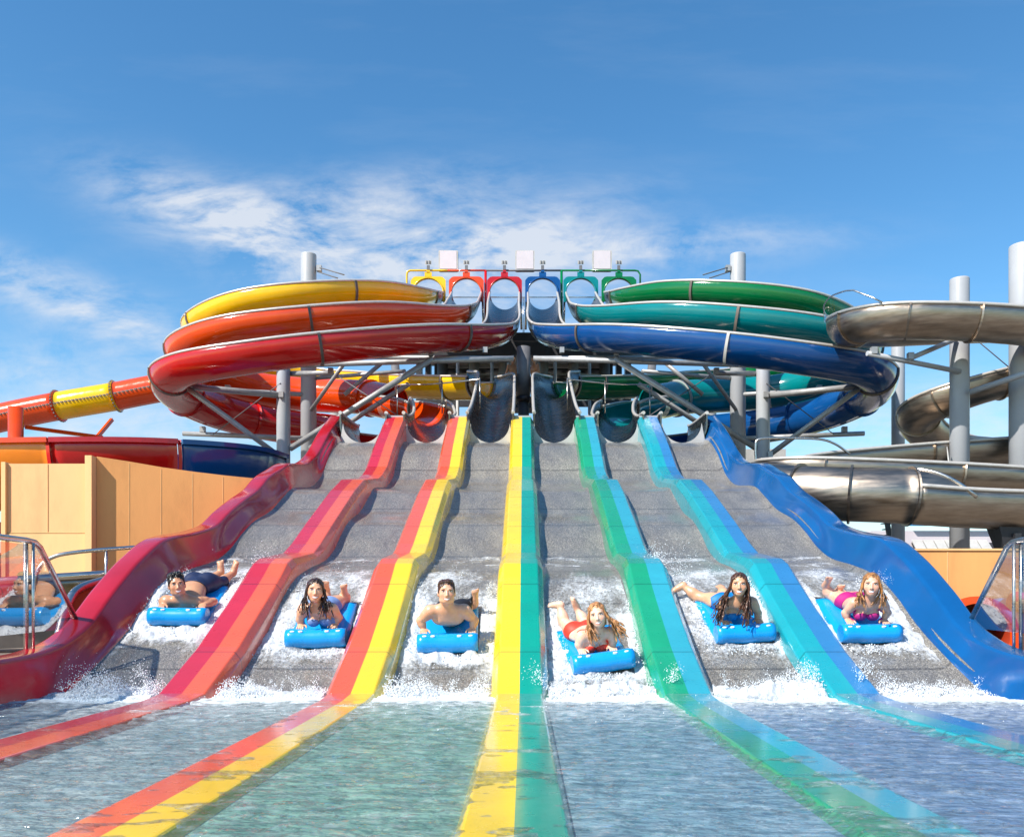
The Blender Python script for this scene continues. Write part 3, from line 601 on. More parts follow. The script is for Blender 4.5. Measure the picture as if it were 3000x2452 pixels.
# ------------------------------------------------------------------ left side
OT = [(-9.4, 31.5, 9.0), (-11.2, 31.3, 8.82), (-13.0, 31.2, 8.58), (-14.6, 31.1, 8.25), (-15.9, 31.0, 8.0), (-17.3, 31.0, 7.75), (-18.7, 31.0, 7.45), (-20.0, 31.0, 7.1), (-22, 31.6, 6.5)]
fl = flume('tube_flume', 'orange tube flume with a yellow length crossing the sky on the left', 'water slide', OT, [(0, 3, 'tube', 'orange'), (3, 4.5, 'tube', 'yellow'), (4.5, 6.6, 'tube', 'orange'), (6.6, 8, 'tube', 'red')], [(1.2, 't', 'orange'), (3, 't', 'yellow'), (4.5, 't', 'orange'), (6.6, 't', 'red')], r=.46, rims=False, fw=.05)
for t in (3, 4.5, 1.2):
    c = spline(OT, .01, t-.002, t+.002); p = c[1]; T = (c[-1]-c[0]).normalized(); Sd = T.cross(Vector((0, 0, 1))).normalized(); U = Sd.cross(T); mb = MB()
    for k in range(28):
        a = 2*math.pi*k/28; mb.box(p+(Sd*math.cos(a)+U*math.sin(a))*.548, (.05, .05, .05))
    mb.build('flange_bolts', M['flange'], fl)
mb = MB()
mb.tube([(lambda c: c[1]+Vector((0, -.46, -.03)))(spline(OT, .01, t-.002, t+.002)) for t in np.arange(.2, 7.5, .15)], .04, 6)
for t in np.arange(.2, 7.5, .09):
    c = spline(OT, .01, t-.002, t+.002); p = c[1]; T = (c[-1]-c[0]).normalized(); Sd = T.cross(Vector((0, 0, 1))).normalized(); U = Sd.cross(T)
    Sd = Sd if Sd.y < 0 else -Sd; mb.box(p+Sd*.505-U*.03, (.07, .04, .05))
mb.build('seam_strip', M['flange'], fl)
po = empty('orange_post', (-16.4, 28.2, .22)); tag(po, 'orange painted post below the orange tube', 'column')
MB().tube([(-16.5, 28.2, .22), (-16.5, 28.2, 7.2)], .23, 24).build('shaft', M['orange'], po); MB().tube([(-16.5, 28.2, .22), (-16.5, 28.2, .3)], .34, 20).build('base_plate', M['orange'], po)
MB().bar((-16.3, 28.4, 6.6), (-14.9, 30.7, 6.7), .1, .12).build('bracket_arm', M['orange'], po)
MB().bar((-14.9, 30.4, 6.7), (-14.7, 31, 7.4), .1, .12).build('bracket_arm', M['orange'], po)
BW = [(-22, 20.2, 4.0), (-17, 20.0, 4.08), (-13.4, 19.9, 4.15), (-10.8, 20.0, 4.25), (-8.9, 20.7, 4.40), (-7.75, 22.0, 4.55), (-7.5, 23.2, 4.6)]
bw = flume('bowl_flume', 'wide open flume in amber, red and blue lengths behind the beige wall', 'water slide', BW, [(0, 3.1, 'u', 'amber'), (3.1, 4.15, 'u', 'red'), (4.15, 6, 'u', 'blue')], [(3.1, 'u', 'red'), (4.15, 'u', 'red')], r=1.2, w=.16, rims=False)
for t0, t1, c in ((0, 3.1, 'orange'), (3.1, 4.15, 'red'), (4.15, 6, 'blue')):
    P = spline(BW, .2, t0, t1); Q = []
    for i, p in enumerate(P):
        T = (P[min(i+1, len(P)-1)]-P[max(i-1, 0)]).normalized(); Sd = T.cross(Vector((0, 0, 1))).normalized()
        q = p+Sd*1.26 if (p+Sd*1.26).y < (p-Sd*1.26).y or t0 > 4 and False else p-Sd*1.26
        Q.append(q+Vector((0, 0, .12)))
    MB().sweep(Q, [(-.05, -.05), (.05, -.05), (.05, .06), (-.05, .06)], smooth=False).build('edge_lip', M[c], bw)
mb = MB()
for i in range(5): mb.box((-13.2+.2*i*0-1.1*i, 21.5, 1.7), (.12, .12, 3.2))
mb.build('trestle', M['orange'], bw)
MB().bar((-19, 20.5, 2.6), (-10, 20.5, 2.6), .3, .3).build('trestle_beam', M['red'], bw); MB().bar((-19, 20.9, 1.6), (-10, 20.9, 1.6), .2, .9).build('dark_fascia', M['dark'], bw)

wl = empty('beige_wall', (-8.3, 14.5, .22)); tag(wl, 'tall pale beige panel wall facing the pool on the left', 'wall', 'beige walls')
MB().box((-7.97, 14.6, 2.60), (1.36, .2, 1.16)).build('board', M['beige'], wl)
MB().box((-7.97, 14.58, 1.115), (1.40, .2, 1.79)).build('lower_board', M['beige3'], wl)
MB().box((-8.66, 14.57, 1.71), (.07, .26, 2.98)).build('edge_trim', M['beige3'], wl)
MB().box((-7.97, 14.493, 2.027), (1.34, .006, .014)).build('joint', M['seam'], wl); MB().box((-7.95, 14.493, 2.61), (.012, .006, 1.13)).build('joint', M['seam'], wl)
MB().box((-7.22, 14.55, 1.76), (.11, .32, 3.08)).build('corner_trim', M['beige3'], wl)
w2 = empty('beige_wall', (-6.2, 15, .22)); tag(w2, 'beige panel wall coloured darker for less sun, sloping down towards the red rail', 'wall', 'beige walls')
A = Vector((-7.16, 14.55, 0)); B = Vector((-4.75, 15.4, 0)); hA, hB = 3.31, 3.20
d = (B-A).normalized(); nrm = Vector((d.y, -d.x, 0)); mb = MB(); n = 5; zt = [3.31, 3.25, 3.18, 3.13, 3.09, 3.06]
V = []
for i in range(n+1):
    p = A+(B-A)*i/n; V += [(p.x, p.y, .22), (p.x, p.y, zt[i]), (p.x-nrm.x*.15, p.y-nrm.y*.15, zt[i]), (p.x-nrm.x*.15, p.y-nrm.y*.15, .22)]
F = [q for i in range(n) for q in ((4*i, 4*i+4, 4*i+5, 4*i+1), (4*i+1, 4*i+5, 4*i+6, 4*i+2), (4*i+3, 4*i+2, 4*i+6, 4*i+7))]
mb.add(V, F, 0, False).build('board', M['beige2'], w2)  # same boards as the pale section, reduced sunlight put into the base colour
for i in range(1, 5):
    p = A+(B-A)*i/n*.98; q = p+nrm*.0005
    MB().bar((q.x, q.y, .3), (q.x, q.y, zt[i]-.03), .007, .007).build('joint', M['seam'], w2)

# steel channel and rail left of the red rail
sc_ = empty('steel_channel', (-6, 11.4, .22)); tag(sc_, 'dark steel trough with rounded lip beside the red rail', 'channel')
P = spline([(-7.6, 11.0, .95), (-6.6, 11.3, 1.05), (-5.7, 11.8, 1.14), (-5.0, 12.6, 1.22)], .12)
MB().sweep(P, u_prof(.42, .1)).build('trough', M['dsteel'], sc_)
Q = [p+Vector((.28, -.38, .1)) for p in P]; MB().tube(Q, .05, 10).build('lip', M['pipe'], sc_)
MB().bar((-7.4, 10.6, .62), (-4.9, 12.0, .72), .1, .75).build('side_plate', M['flange'], sc_)
hl = empty('handrail', (-6.0, 11.2, .22)); tag(hl, 'bent steel handrail running in front of the beige walls', 'handrail')
MB().tube(spline([(-6.15, 10.9, .95), (-6.12, 10.92, 1.25), (-6.0, 11.0, 1.42), (-5.75, 11.1, 1.50), (-5.2, 11.4, 1.58), (-4.8, 11.7, 1.63)], .08), .026, 10).build('rail', M['pipe'], hl)
MB().tube([(-5.42, 11.27, .9), (-5.42, 11.27, 1.55)], .02, 8).build('post', M['pipe'], hl)
h2 = empty('planter_rail', (-5.3, 9.9, .22)); tag(h2, 'thick curved steel kerb round the gravel bed next to the red rail', 'kerb')
MB().tube(spline([(-4.98, 9.3, .50), (-5.02, 9.5, .74), (-5.06, 9.8, .98), (-5.0, 10.2, 1.10), (-4.82, 10.8, 1.20), (-4.72, 11.2, 1.24)], .06), .05, 12).build('pipe', M['pipe'], h2)
V = []; Pq = spline([(-4.98, 9.3, .50), (-5.02, 9.5, .74), (-5.06, 9.8, .98), (-5.0, 10.2, 1.10), (-4.82, 10.8, 1.20), (-4.72, 11.2, 1.24)], .06)
for p in Pq: V += [(p.x, p.y+.03, .22), (p.x, p.y+.03, p.z)]
MB().add(V, [(2*i, 2*i+2, 2*i+3, 2*i+1) for i in range(len(Pq)-1)]).build('liner', paint('ochre_liner', (.30, .22, .07), .6), h2)
mb = MB()
for i in range(900):
    x = -4.96+random.random()*.24; y = 8.9+random.random()*2.0; z = .30+(y-8.9)*.30+random.random()*.05; s_ = .008+.016*random.random()**2
    q = Matrix.Rotation(random.random()*3, 3, Vector((random.random(), random.random(), 1)).normalized()); mb.box((x, y, z), (s_*2, s_*1.5, s_), q, random.choice((0, 0, 1)))
tag(mb.build('gravel', [M['grav'], M['slat']]), kind='stuff')
mb = MB(); mb.add([(-5.0, 8.8, .25), (-4.72, 8.8, .25), (-4.72, 11.2, .98), (-5.0, 11.2, .98)], [(0, 1, 2, 3)], 0, False)
tag(mb.build('planting_soil', M['grav']), kind='structure')

# clear screens on the rails
for s, side in ((-1, 'red rail on the left'), (1, 'blue rail on the right')):
    g = empty('splash_screen', (s*4.66, 8.0, .38)); tag(g, 'clear splash screen in a steel pipe frame on the %s' % side, 'screen', 'clear splash screens')
    x = s*4.64
    MB().add([(x-.006, 1.5, .40), (x-.006, 9.02, .60), (x-.006, 8.32, 1.40), (x-.006, 1.5, 1.42), (x+.006, 1.5, .40), (x+.006, 9.02, .60), (x+.006, 8.32, 1.40), (x+.006, 1.5, 1.42)],
             [(0, 1, 2, 3), (4, 7, 6, 5), (0, 4, 5, 1), (1, 5, 6, 2), (2, 6, 7, 3), (3, 7, 4, 0)], 0, False).build('glass_panel', M['glass'], g)
    MB().tube(spline([(x, 1.5, 1.44), (x, 6, 1.44), (x, 8.1, 1.44)], .3)+[Vector((x, 8.24, 1.43)), Vector((x, 8.33, 1.385)), Vector((x, 8.4, 1.31)), Vector((x, 9.12, .55))], .028, 12).build('frame', M['pipe'], g)
    for y in (8.15, 5.6, 3.2):
        MB().tube([(x+s*.035, y, .36), (x+s*.035, y, 1.42)], .021, 10).build('post', M['pipe'], g); MB().tube([(x-s*.035, y, .36), (x-s*.035, y, 1.42)], .014, 10).build('post', M['pipe'], g)
# ------------------------------------------------------------------ people: one smooth field per body, meshed with surface nets
class Field:
    def __init__(s, lo, hi, h):
        s.lo = np.array(lo, np.float32); s.h = h; s.n = np.ceil((np.array(hi)-s.lo)/h).astype(int)+1
        s.D = np.full(s.n, 1.0, np.float32)
    def sub(s, lo, hi):
        a = np.clip(np.floor((np.array(lo)-s.lo)/s.h).astype(int), 0, s.n); b = np.clip(np.ceil((np.array(hi)-s.lo)/s.h).astype(int)+1, 0, s.n)
        sl = tuple(slice(a[i], b[i]) for i in range(3))
        g = [s.lo[i]+s.h*np.arange(a[i], b[i], dtype=np.float32) for i in range(3)]
        return sl, g[0][:, None, None], g[1][None, :, None], g[2][None, None, :]
    def smin(s, sl, d, k):
        A = s.D[sl]
        if k <= 0: s.D[sl] = np.minimum(A, d); return
        hh = np.maximum(k-np.abs(A-d), 0)/k; s.D[sl] = np.minimum(A, d)-hh*hh*k*.25
    def smax_cut(s, sl, d, k):      # carve
        A = s.D[sl]; hh = np.maximum(k-np.abs(A+d), 0)/k; s.D[sl] = np.maximum(A, -d)+hh*hh*k*.25
    def cone(s, a, b, ra, rb, k=.02):
        a = np.array(a, float); b = np.array(b, float); m = max(ra, rb)+k+.03
        sl, x, y, z = s.sub(np.minimum(a, b)-m, np.maximum(a, b)+m)
        e = b-a; L = max(float(e@e), 1e-9)
        t = np.clip(((x-a[0])*e[0]+(y-a[1])*e[1]+(z-a[2])*e[2])/L, 0, 1)
        d = np.sqrt((x-a[0]-t*e[0])**2+(y-a[1]-t*e[1])**2+(z-a[2]-t*e[2])**2)-(ra+(rb-ra)*t)
        s.smin(sl, d, k)
    def ell(s, c, r, Rm=None, k=.02, cut=False):
        c = np.array(c, float); m = max(r)+k+.03; sl, x, y, z = s.sub(c-m, c+m)
        Rm = np.eye(3) if Rm is None else Rm
        dx, dy, dz = x-c[0], y-c[1], z-c[2]
        q = [Rm[0][i]*dx+Rm[1][i]*dy+Rm[2][i]*dz for i in range(3)]
        k0 = np.sqrt(sum((q[i]/r[i])**2 for i in range(3))); k1 = np.sqrt(sum((q[i]/r[i]**2)**2 for i in range(3)))+1e-6
        d = k0*(k0-1)/k1
        (s.smax_cut if cut else s.smin)(sl, d, k)
def nets(D, lo, h):
    S = D < 0; nx, ny, nz = D.shape
    acc = np.zeros((nx-1, ny-1, nz-1), np.int8)
    for i in (0, 1):
        for j in (0, 1):
            for k in (0, 1): acc += S[i:nx-1+i, j:ny-1+j, k:nz-1+k]
    cells = np.argwhere((acc > 0) & (acc < 8)); idx = -np.ones(acc.shape, np.int64); idx[tuple(cells.T)] = np.arange(len(cells))
    P = np.zeros((len(cells), 3)); W = np.zeros(len(cells))
    cor = [(i, j, k) for i in (0, 1) for j in (0, 1) for k in (0, 1)]
    for a in range(8):
        for b in range(a+1, 8):
            df = np.abs(np.array(cor[a])-np.array(cor[b]))
            if df.sum() != 1: continue
            A = D[tuple((cells+cor[a]).T)]; B = D[tuple((cells+cor[b]).T)]; m = (A < 0) != (B < 0)
            t = np.where(m, A/np.where(m, A-B, 1), 0)
            P[m] += (np.array(cor[a])+t[:, None]*(np.array(cor[b])-np.array(cor[a])))[m]; W[m] += 1
    P = (cells+P/W[:, None])*h+np.array(lo); F = []
    for ax in range(3):
        o1, o2 = [a for a in range(3) if a != ax]
        sa = [slice(None)]*3; sb = [slice(None)]*3; sa[ax] = slice(0, -1); sb[ax] = slice(1, None)
        E = np.argwhere(S[tuple(sa)] != S[tuple(sb)])
        E = E[(E[:, o1] > 0) & (E[:, o2] > 0) & (E[:, o1] < D.shape[o1]-1) & (E[:, o2] < D.shape[o2]-1)]
        e1 = np.zeros(3, int); e1[o1] = 1; e2 = np.zeros(3, int); e2[o2] = 1
        q = np.stack([idx[tuple((E-e1-e2).T)], idx[tuple((E-e2).T)], idx[tuple(E.T)], idx[tuple((E-e1).T)]], 1)
        fl = S[tuple(E.T)]; fl = fl if ax != 1 else ~fl
        q[~fl] = q[~fl][:, ::-1]; F.append(q)
    return P, np.concatenate(F)
def field_mesh(name, P, F, mats, parent=None, M4=None, attr=None):
    me = bpy.data.meshes.new(name); me.from_pydata(P.tolist(), [], F.tolist())
    for mm in mats: me.materials.append(mm)
    me.polygons.foreach_set('use_smooth', [True]*len(F))
    if attr is not None:
        a = me.attributes.new('fp', 'FLOAT_VECTOR', 'POINT'); a.data.foreach_set('vector', np.asarray(attr, np.float32).ravel())
    me.update(); o = bpy.data.objects.new(name, me); COL.objects.link(o)
    if parent is not None: o.parent = parent
    elif M4 is not None: o.matrix_world = M4
    return o
def skin_mat(name, col, lipc=(.50, .10, .09), browc=(.05, .03, .02), male=False, smile=1.0):
    m, t, n, l, b = newmat(name)
    a = n.new('ShaderNodeAttribute'); a.attribute_name = 'fp'; s = n.new('ShaderNodeSeparateXYZ'); l.new(a.outputs['Vector'], s.inputs[0])
    X, Y, Z = s.outputs
    def mt(op, p, q=None, cl=False):
        k = n.new('ShaderNodeMath'); k.operation = op; k.use_clamp = cl
        for i, v in enumerate((p, q)):
            if v is None: continue
            if isinstance(v, (int, float)): k.inputs[i].default_value = v
            else: l.new(v, k.inputs[i])
        return k.outputs[0]
    AX = mt('ABSOLUTE', X); front = mt('LESS_THAN', Y, -.03)
    def em(cx, cz, rx, rz, curve=0, sym=True, soft=3):
        x = AX if sym else X
        zz = Z if not curve else mt('SUBTRACT', Z, mt('MULTIPLY', mt('MULTIPLY', X, X), curve))
        u = mt('DIVIDE', mt('SUBTRACT', x, cx), rx); v = mt('DIVIDE', mt('SUBTRACT', zz, cz), rz)
        e = mt('SUBTRACT', 1, mt('ADD', mt('MULTIPLY', u, u), mt('MULTIPLY', v, v)))
        return mt('MULTIPLY', mt('MULTIPLY', e, soft, True), front)
    no = noise_node(n, l, 9, 5, .6); r = ramp(n, l, no.outputs['Fac'], [(.3, (col[0]*.86, col[1]*.78, col[2]*.74)), (.7, sc(col, 1.06))])
    cur = r.outputs['Color']
    def lay(mask, c, amt=1):
        nonlocal cur
        x = n.new('ShaderNodeMix'); x.data_type = 'RGBA'
        l.new(mt('MULTIPLY', mask, amt) if amt != 1 else mask, x.inputs[0]); l.new(cur, x.inputs[6]); x.inputs[7].default_value = (*c, 1); cur = x.outputs[2]
    lay(em(.042, -.022, .024, .022, soft=1), (col[0]*1.0, col[1]*.55, col[2]*.5), .4)
    lay(em(.033, .018, .021, .013, soft=2), (col[0]*.5, col[1]*.38, col[2]*.35), .65)
    lay(em(.034, .036, .021, .0055 if male else .0038, curve=-3, soft=3), browc, .85)
    lay(em(.033, .015, .0155, .0062), (.62, .58, .55)); lay(em(.032, .015, .0062, .0064), (.03, .02, .015)); lay(em(.033, .0215, .0175, .0026), (.02, .01, .008), .9)
    lay(em(0, -.060, .036, .0145, curve=9, soft=3), lipc); lay(em(0, -.0585, .029, .0085, curve=9, soft=4), (.86, .82, .76))
    lay(em(.0085, -.0335, .0055, .004, soft=2), (col[0]*.25, col[1]*.15, col[2]*.12), .8)
    l.new(cur, b.inputs['Base Color']); b.inputs['Roughness'].default_value = .38
    b.inputs['Subsurface Weight'].default_value = .12; b.inputs['Subsurface Radius'].default_value = (.02, .008, .004); b.inputs['Subsurface Scale'].default_value = .5
    b.inputs['Coat Weight'].default_value = .25; b.inputs['Coat Roughness'].default_value = .2
    n2 = noise_node(n, l, 70, 3, .6); bump(n, l, n2.outputs['Fac'], b, .12, .004)
    return m
def hair_mat(name, c):
    m, t, n, l, b = newmat(name); no = noise_node(n, l, 60, 4, .6, stretch=(1, .5, .15))
    r = ramp(n, l, no.outputs['Fac'], [(.35, sc(c, .45)), (.65, sc(c, 1.5))]); l.new(r.outputs['Color'], b.inputs['Base Color']); b.inputs['Roughness'].default_value = .32
    bump(n, l, no.outputs['Fac'], b, .6, .006); return m
def slope_frame(x, y, yaw, roll=0, lift=.012):
    al = math.atan2(float(lane_h(y+1.0)-lane_h(y+.05)), .95)
    return Matrix.Translation((x, y, float(lane_h(y))+lift)) @ Matrix.Rotation(al, 4, 'X') @ Matrix.Rotation(R(yaw), 4, 'Z') @ Matrix.Rotation(R(roll), 4, 'Y'), al
def make_mat(fr, label, parent=None):
    root = empty('slide_mat'); root.matrix_world = fr; tag(root, label, 'mat', 'blue sliding mats')
    def put(mb, name, m):
        o = mb.build(name, m); o.parent = root; return o
    r = .102; n = 28; P = []
    mb = MB(); N = 13
    rows = [(-.31+.62*i/(N-1)) for i in range(N)]
    V = []
    for i, x in enumerate(rows):
        e = abs(x)/.31; rr = r*(1-.10*max(0, (e-.93)/.07))*(1+.02*math.sin(x*23+1)); sag = .010*math.cos(x*5)
        for k in range(n): a = 2*math.pi*k/n; V.append((x, .10+rr*math.cos(a), .104-sag+rr*math.sin(a)))
    F = [(i*n+k, i*n+(k+1) % n, (i+1)*n+(k+1) % n, (i+1)*n+k) for i in range(N-1) for k in range(n)]+[tuple(range(n))[::-1], tuple((N-1)*n+k for k in range(n))]
    mb.add(V, F, 0, True); mb.s[-1] = mb.s[-2] = False; put(mb, 'front_roll', M['matblue'])
    V = []; ys = [.10+.84*j/22 for j in range(23)]
    for y in ys:
        for x, z in ((-.305, .0), (-.30, .045), (-.22, .058), (0, .05), (.22, .058), (.30, .045), (.305, 0)): V.append((x, y, z+.008*math.sin(y*7)+.0))
    F = [(j*7+k, j*7+k+1, (j+1)*7+k+1, (j+1)*7+k) for j in range(22) for k in range(6)]; o = 22*7; F.append(tuple(o+k for k in range(7)))
    put(MB().add(V, F), 'mat_pad', M['matblue'])
    for x in (-.235, -.15, .12, .235):
        a = R(72); c = Vector((x, .10-.0+r*math.cos(a)*-.3, .104+r*.985))
        V = [(x+.022*math.cos(2*math.pi*k/12), .075+.012*math.sin(2*math.pi*k/12), .104+r+.0015-.003) for k in range(12)]; V += [(v[0], v[1], v[2]-.02) for v in V]
        put(MB().add(V, [tuple(range(12))]+[(k, k+12, (k+1) % 12+12, (k+1) % 12) for k in range(12)], 0, False), 'grip_hole', M['grip'])
    return root
def rot(axis, a): return np.array(Matrix.Rotation(a, 3, axis))
def rider(fr, al, spec, label, matlab):
    h = .0058; f = Field((-.62, -.06, -.03), (.62, 1.75, .86), h)
    male = spec['male']; Hd = np.array(spec['head'], float); hs = spec.get('hs', 1.08)
    Rh = rot('X', -(al+R(spec.get('pitch', 0))))@rot('Z', R(spec.get('turn', 0)))@rot('Y', R(spec.get('tilt', 0)))
    hp = lambda x, y, z: Hd+Rh@(np.array((x*1.02, y, z*.95))*hs)
    sh = 1.0 if male else .86; tk = 1.0 if male else .84
    N = Hd+Rh@np.array((0, .045, -.155))*hs; N = np.array((spec['cx']*.6+N[0]*.4, N[1]+.02, N[2]))
    lw = spec.get('low', 0); C = np.array((spec['cx'], N[1]+.085+.04*lw, N[2]-.115+.03*lw)); W = np.array((spec['cx']*.8+spec.get('hx', 0)*.2, .58+.05*lw, .155)); Hp = np.array((spec.get('hx', 0), .70+.08*lw, .108+.03*lw))
    # torso
    ang = math.atan2(C[2]-W[2], W[1]-C[1]); Rt = rot('X', -ang)
    f.ell(C+np.array((0, .03, 0)), (.165*sh, .17, .105*tk), Rt, .03); f.ell((C*.45+W*.55), (.142*sh, .19, .098*tk), Rt, .07)
    f.ell(W, (.125*(sh if male else .84), .16, .09*tk), None, .08); f.ell(Hp, (.145 if male else .142, .14, .080), None, .07)
    f.ell(Hp+np.array((.075, .09, .035)), (.082, .095, .062), None, .04); f.ell(Hp+np.array((-.075, .09, .035)), (.082, .095, .062), None, .04)
    # neck, traps
    f.cone(Hd+Rh@np.array((0, .022, -.05))*hs, N+np.array((0, .03, 0)), .054*tk+.004, .060*tk+.004, .03)
    S = {}
    for s in (-1, 1):
        S[s] = N+np.array((s*.178*sh, .035, -.045-spec.get('shr', 0)))
        f.cone(N+np.array((s*.03, .035, -.01)), S[s]+np.array((-s*.03, 0, 0)), .052*tk, .056*tk, .05)
        f.ell(S[s], (.062*tk, .066*tk, .062*tk), None, .04)
        # pectorals / bust on the forward side of the chest
        fw = Rt@np.array((0, -.40, -.92))
        if male: f.ell(C+np.array((s*.070, -.060, -.03)), (.085, .05, .055), Rt, .06)
        else: f.ell(C+np.array((s*.068, -.07, -.058)), (.064, .060, .062), Rt, .022)
        E = np.array(spec['elbow'][0 if s < 0 else 1]); Hn = np.array(spec['hand'][0 if s < 0 else 1])
        f.cone(S[s], E, .052*tk, .040*tk, .035); mid = S[s]*.55+E*.45; f.ell(mid+np.array((0, -.008, 0)), (.050*tk, .05*tk, .06*tk), None, .03)
        f.cone(E, E*.6+Hn*.4, .041*tk, .040*tk, .02); f.cone(E*.6+Hn*.4, Hn, .040*tk, .026*tk, .02)
        dr = (Hn-E)/np.linalg.norm(Hn-E); fd = np.array((0, -.90, .30)); pc = Hn+fd*.042
        f.ell(pc, (.040, .048, .017), None, .015)
        for q, (ox, ln) in enumerate(((-.030, .030), (-.010, .036), (.010, .034), (.029, .026))):
            a = pc+np.array((ox, -.034, .002)); b_ = a+np.array((ox*.1, -ln*.95, -.010)); c_ = b_+np.array((0, -ln*.35, -ln*.75))
            f.cone(a, b_, .0092, .0086, .004); f.cone(b_, c_, .0086, .0075, .004)
        a = pc+np.array((-s*.030, .018, .0)); b_ = a+np.array((-s*.026, -.026, -.002)); c_ = b_+np.array((-s*.008, -.024, -.006)); f.cone(a, b_, .012, .010, .01); f.cone(b_, c_, .010, .008, .004)
        # legs
        Hj = Hp+np.array((s*.085, .06, -.005)); K, A, T = [np.array((v[0], .30+(v[1]-.13-.30)*(.80 if spec.get('low') else .85), v[2])) for v in spec['leg'][0 if s < 0 else 1]]
        f.cone(Hj, K, .085 if male else .084, .054, .05); f.ell(Hj*.65+K*.35, (.082, .12, .078), None, .04); f.ell(K, (.056, .056, .054), None, .03)
        cf = K*.68+A*.32; f.cone(K, cf, .050, .056, .03); f.cone(cf, A, .056, .031, .03)
        ft = (T-A)/np.linalg.norm(T-A); f.ell(A, (.037, .037, .037), None, .02)
        f.cone(A-ft*.02, A+ft*.05, .034, .030, .02); f.cone(A+ft*.04, T, .032, .022, .025)
        sd = np.cross(ft, np.array((0, 0, 1.))); sd = sd/np.linalg.norm(sd)
        f.cone(A+ft*.07-sd*.0, T+sd*.020, .026, .020, .02); f.cone(A+ft*.07, T-sd*.020, .026, .018, .02)
        for q in range(5):
            a = T+sd*(.032-.016*q)*s*-1; f.cone(a, a+ft*(.030-.003*q), .0125 if q == 0 else .009, .011 if q == 0 else .008, .005)
    # head
    f.ell(hp(0, .018, .038), (.074*hs, .092*hs, .080*hs), Rh, .01); f.ell(hp(0, -.018, -.02), (.062*hs, .072*hs, .082*hs), Rh, .04)
    f.ell(hp(0, -.052, -.078), ((.036 if male else .028)*hs, .030*hs, .026*hs), Rh, .04)
    for s in (-1, 1):
        f.ell(hp(s*.038, -.052, -.022), (.026*hs, .024*hs, .026*hs), Rh, .03)
        f.ell(hp(s*.033, -.096, .016), (.017*hs, .014*hs, .011*hs), Rh, .012, cut=True); f.ell(hp(s*.033, -.071, .014), (.014*hs, .013*hs, .012*hs), Rh, .004)
        f.ell(hp(s*.074, .012, -.004), (.011*hs, .020*hs, .031*hs), Rh, .012)
        if male: f.ell(hp(s*.046, -.02, -.07), (.022*hs, .035*hs, .024*hs), Rh, .03)
        f.ell(hp(s*.032, -.079, .036), (.020*hs, .012*hs, .008*hs), Rh, .014)
    f.cone(hp(0, -.084, .018), hp(0, -.103, -.024), .0085*hs, .0125*hs, .012); f.ell(hp(0, -.090, -.030), (.019*hs, .012*hs, .009*hs), Rh, .012)
    f.ell(hp(0, -.079, -.052), (.026*hs, .012*hs, .007*hs), Rh, .010); f.ell(hp(0, -.077, -.068), (.022*hs, .012*hs, .007*hs), Rh, .010)
    P, F = nets(f.D, f.lo, h)
    fp = ((P-Hd)@Rh)/hs
    ob = field_mesh('person', P, F, [spec['skin']], None, fr, fp); tag(ob, label, 'person', 'riders lying on the mats')
    def shell(name, region, off, mat):
        # cloth: the body pushed out by off, kept inside a region
        gx = f.lo[0]+h*np.arange(f.n[0]); gy = f.lo[1]+h*np.arange(f.n[1]); gz = f.lo[2]+h*np.arange(f.n[2])
        x, y, z = gx[:, None, None], gy[None, :, None], gz[None, None, :]
        rg = region(x, y, z).astype(np.float32); D2 = np.maximum(np.maximum(f.D-off, rg), -(f.D+.006))
        p, q = nets(D2, f.lo, h); return field_mesh(name, p, q, [mat], ob)
    if male:
        jj = .012
        def reg(x, y, z):
            t = np.maximum(Hp[1]-.13-y, y-(Hp[1]+.24+.02*np.sin(x*30)))
            return np.maximum(np.maximum(t, np.abs(x-Hp[0])-(.34 if lw else .205)), z-.265)
        shell('swim_shorts', reg, .014, spec['cloth'])
    else:
        ax = (W-C)/np.linalg.norm(W-C)
        def rt(x, y, z):
            r_ = None
            for s in (-1, 1):
                q = C+np.array((s*.068, -.082, -.066)); d_ = np.sqrt((x-q[0])**2+((y-q[1])*1.0)**2+((z-q[2])*1.15)**2)-.066
                r_ = d_ if r_ is None else np.minimum(r_, d_)
            s_ = (x-q[0])*0+(y-q[1])*ax[1]+(z-q[2])*ax[2]
            return np.maximum(np.minimum(r_, np.abs(s_-.01)-.024), np.abs(x-C[0])-.17)
        shell('bikini_top', rt, .006, spec['cloth'])
        def rb(x, y, z): return np.maximum(np.maximum(np.maximum(.665+.10*np.abs(x-Hp[0])-y, y-.84+.25*np.abs(x-Hp[0])), np.abs(x-Hp[0])-.21), z-.27)
        shell('bikini_bottom', rb, .006, spec['cloth2'])
        if spec.get('straps'):
            mb = MB()
            for s in (-1, 1):
                a = C+np.array((s*.085, -.13, .0)); b_ = N+np.array((s*.07, -.035, .005)); c_ = N+np.array((s*.06, .08, .045))
                mb.tube(spline([a, (a+b_)/2+np.array((0, -.012, .01)), b_, c_], .02), .006, 6)
            o = mb.build('strap', spec['cloth']); o.parent = ob
    # hair
    g = Field(Hd-.46, Hd+.26, .0043); hp2 = hp
    g.ell(hp(0, .026, .048), (.0835*hs, .098*hs, .0865*hs), Rh, .01)
    g.ell(hp(0, -.070, -.022), (.067*hs, .078*hs, .098*hs), Rh, .010, cut=True)       # face opening
    st = np.random.default_rng(spec['seed'])
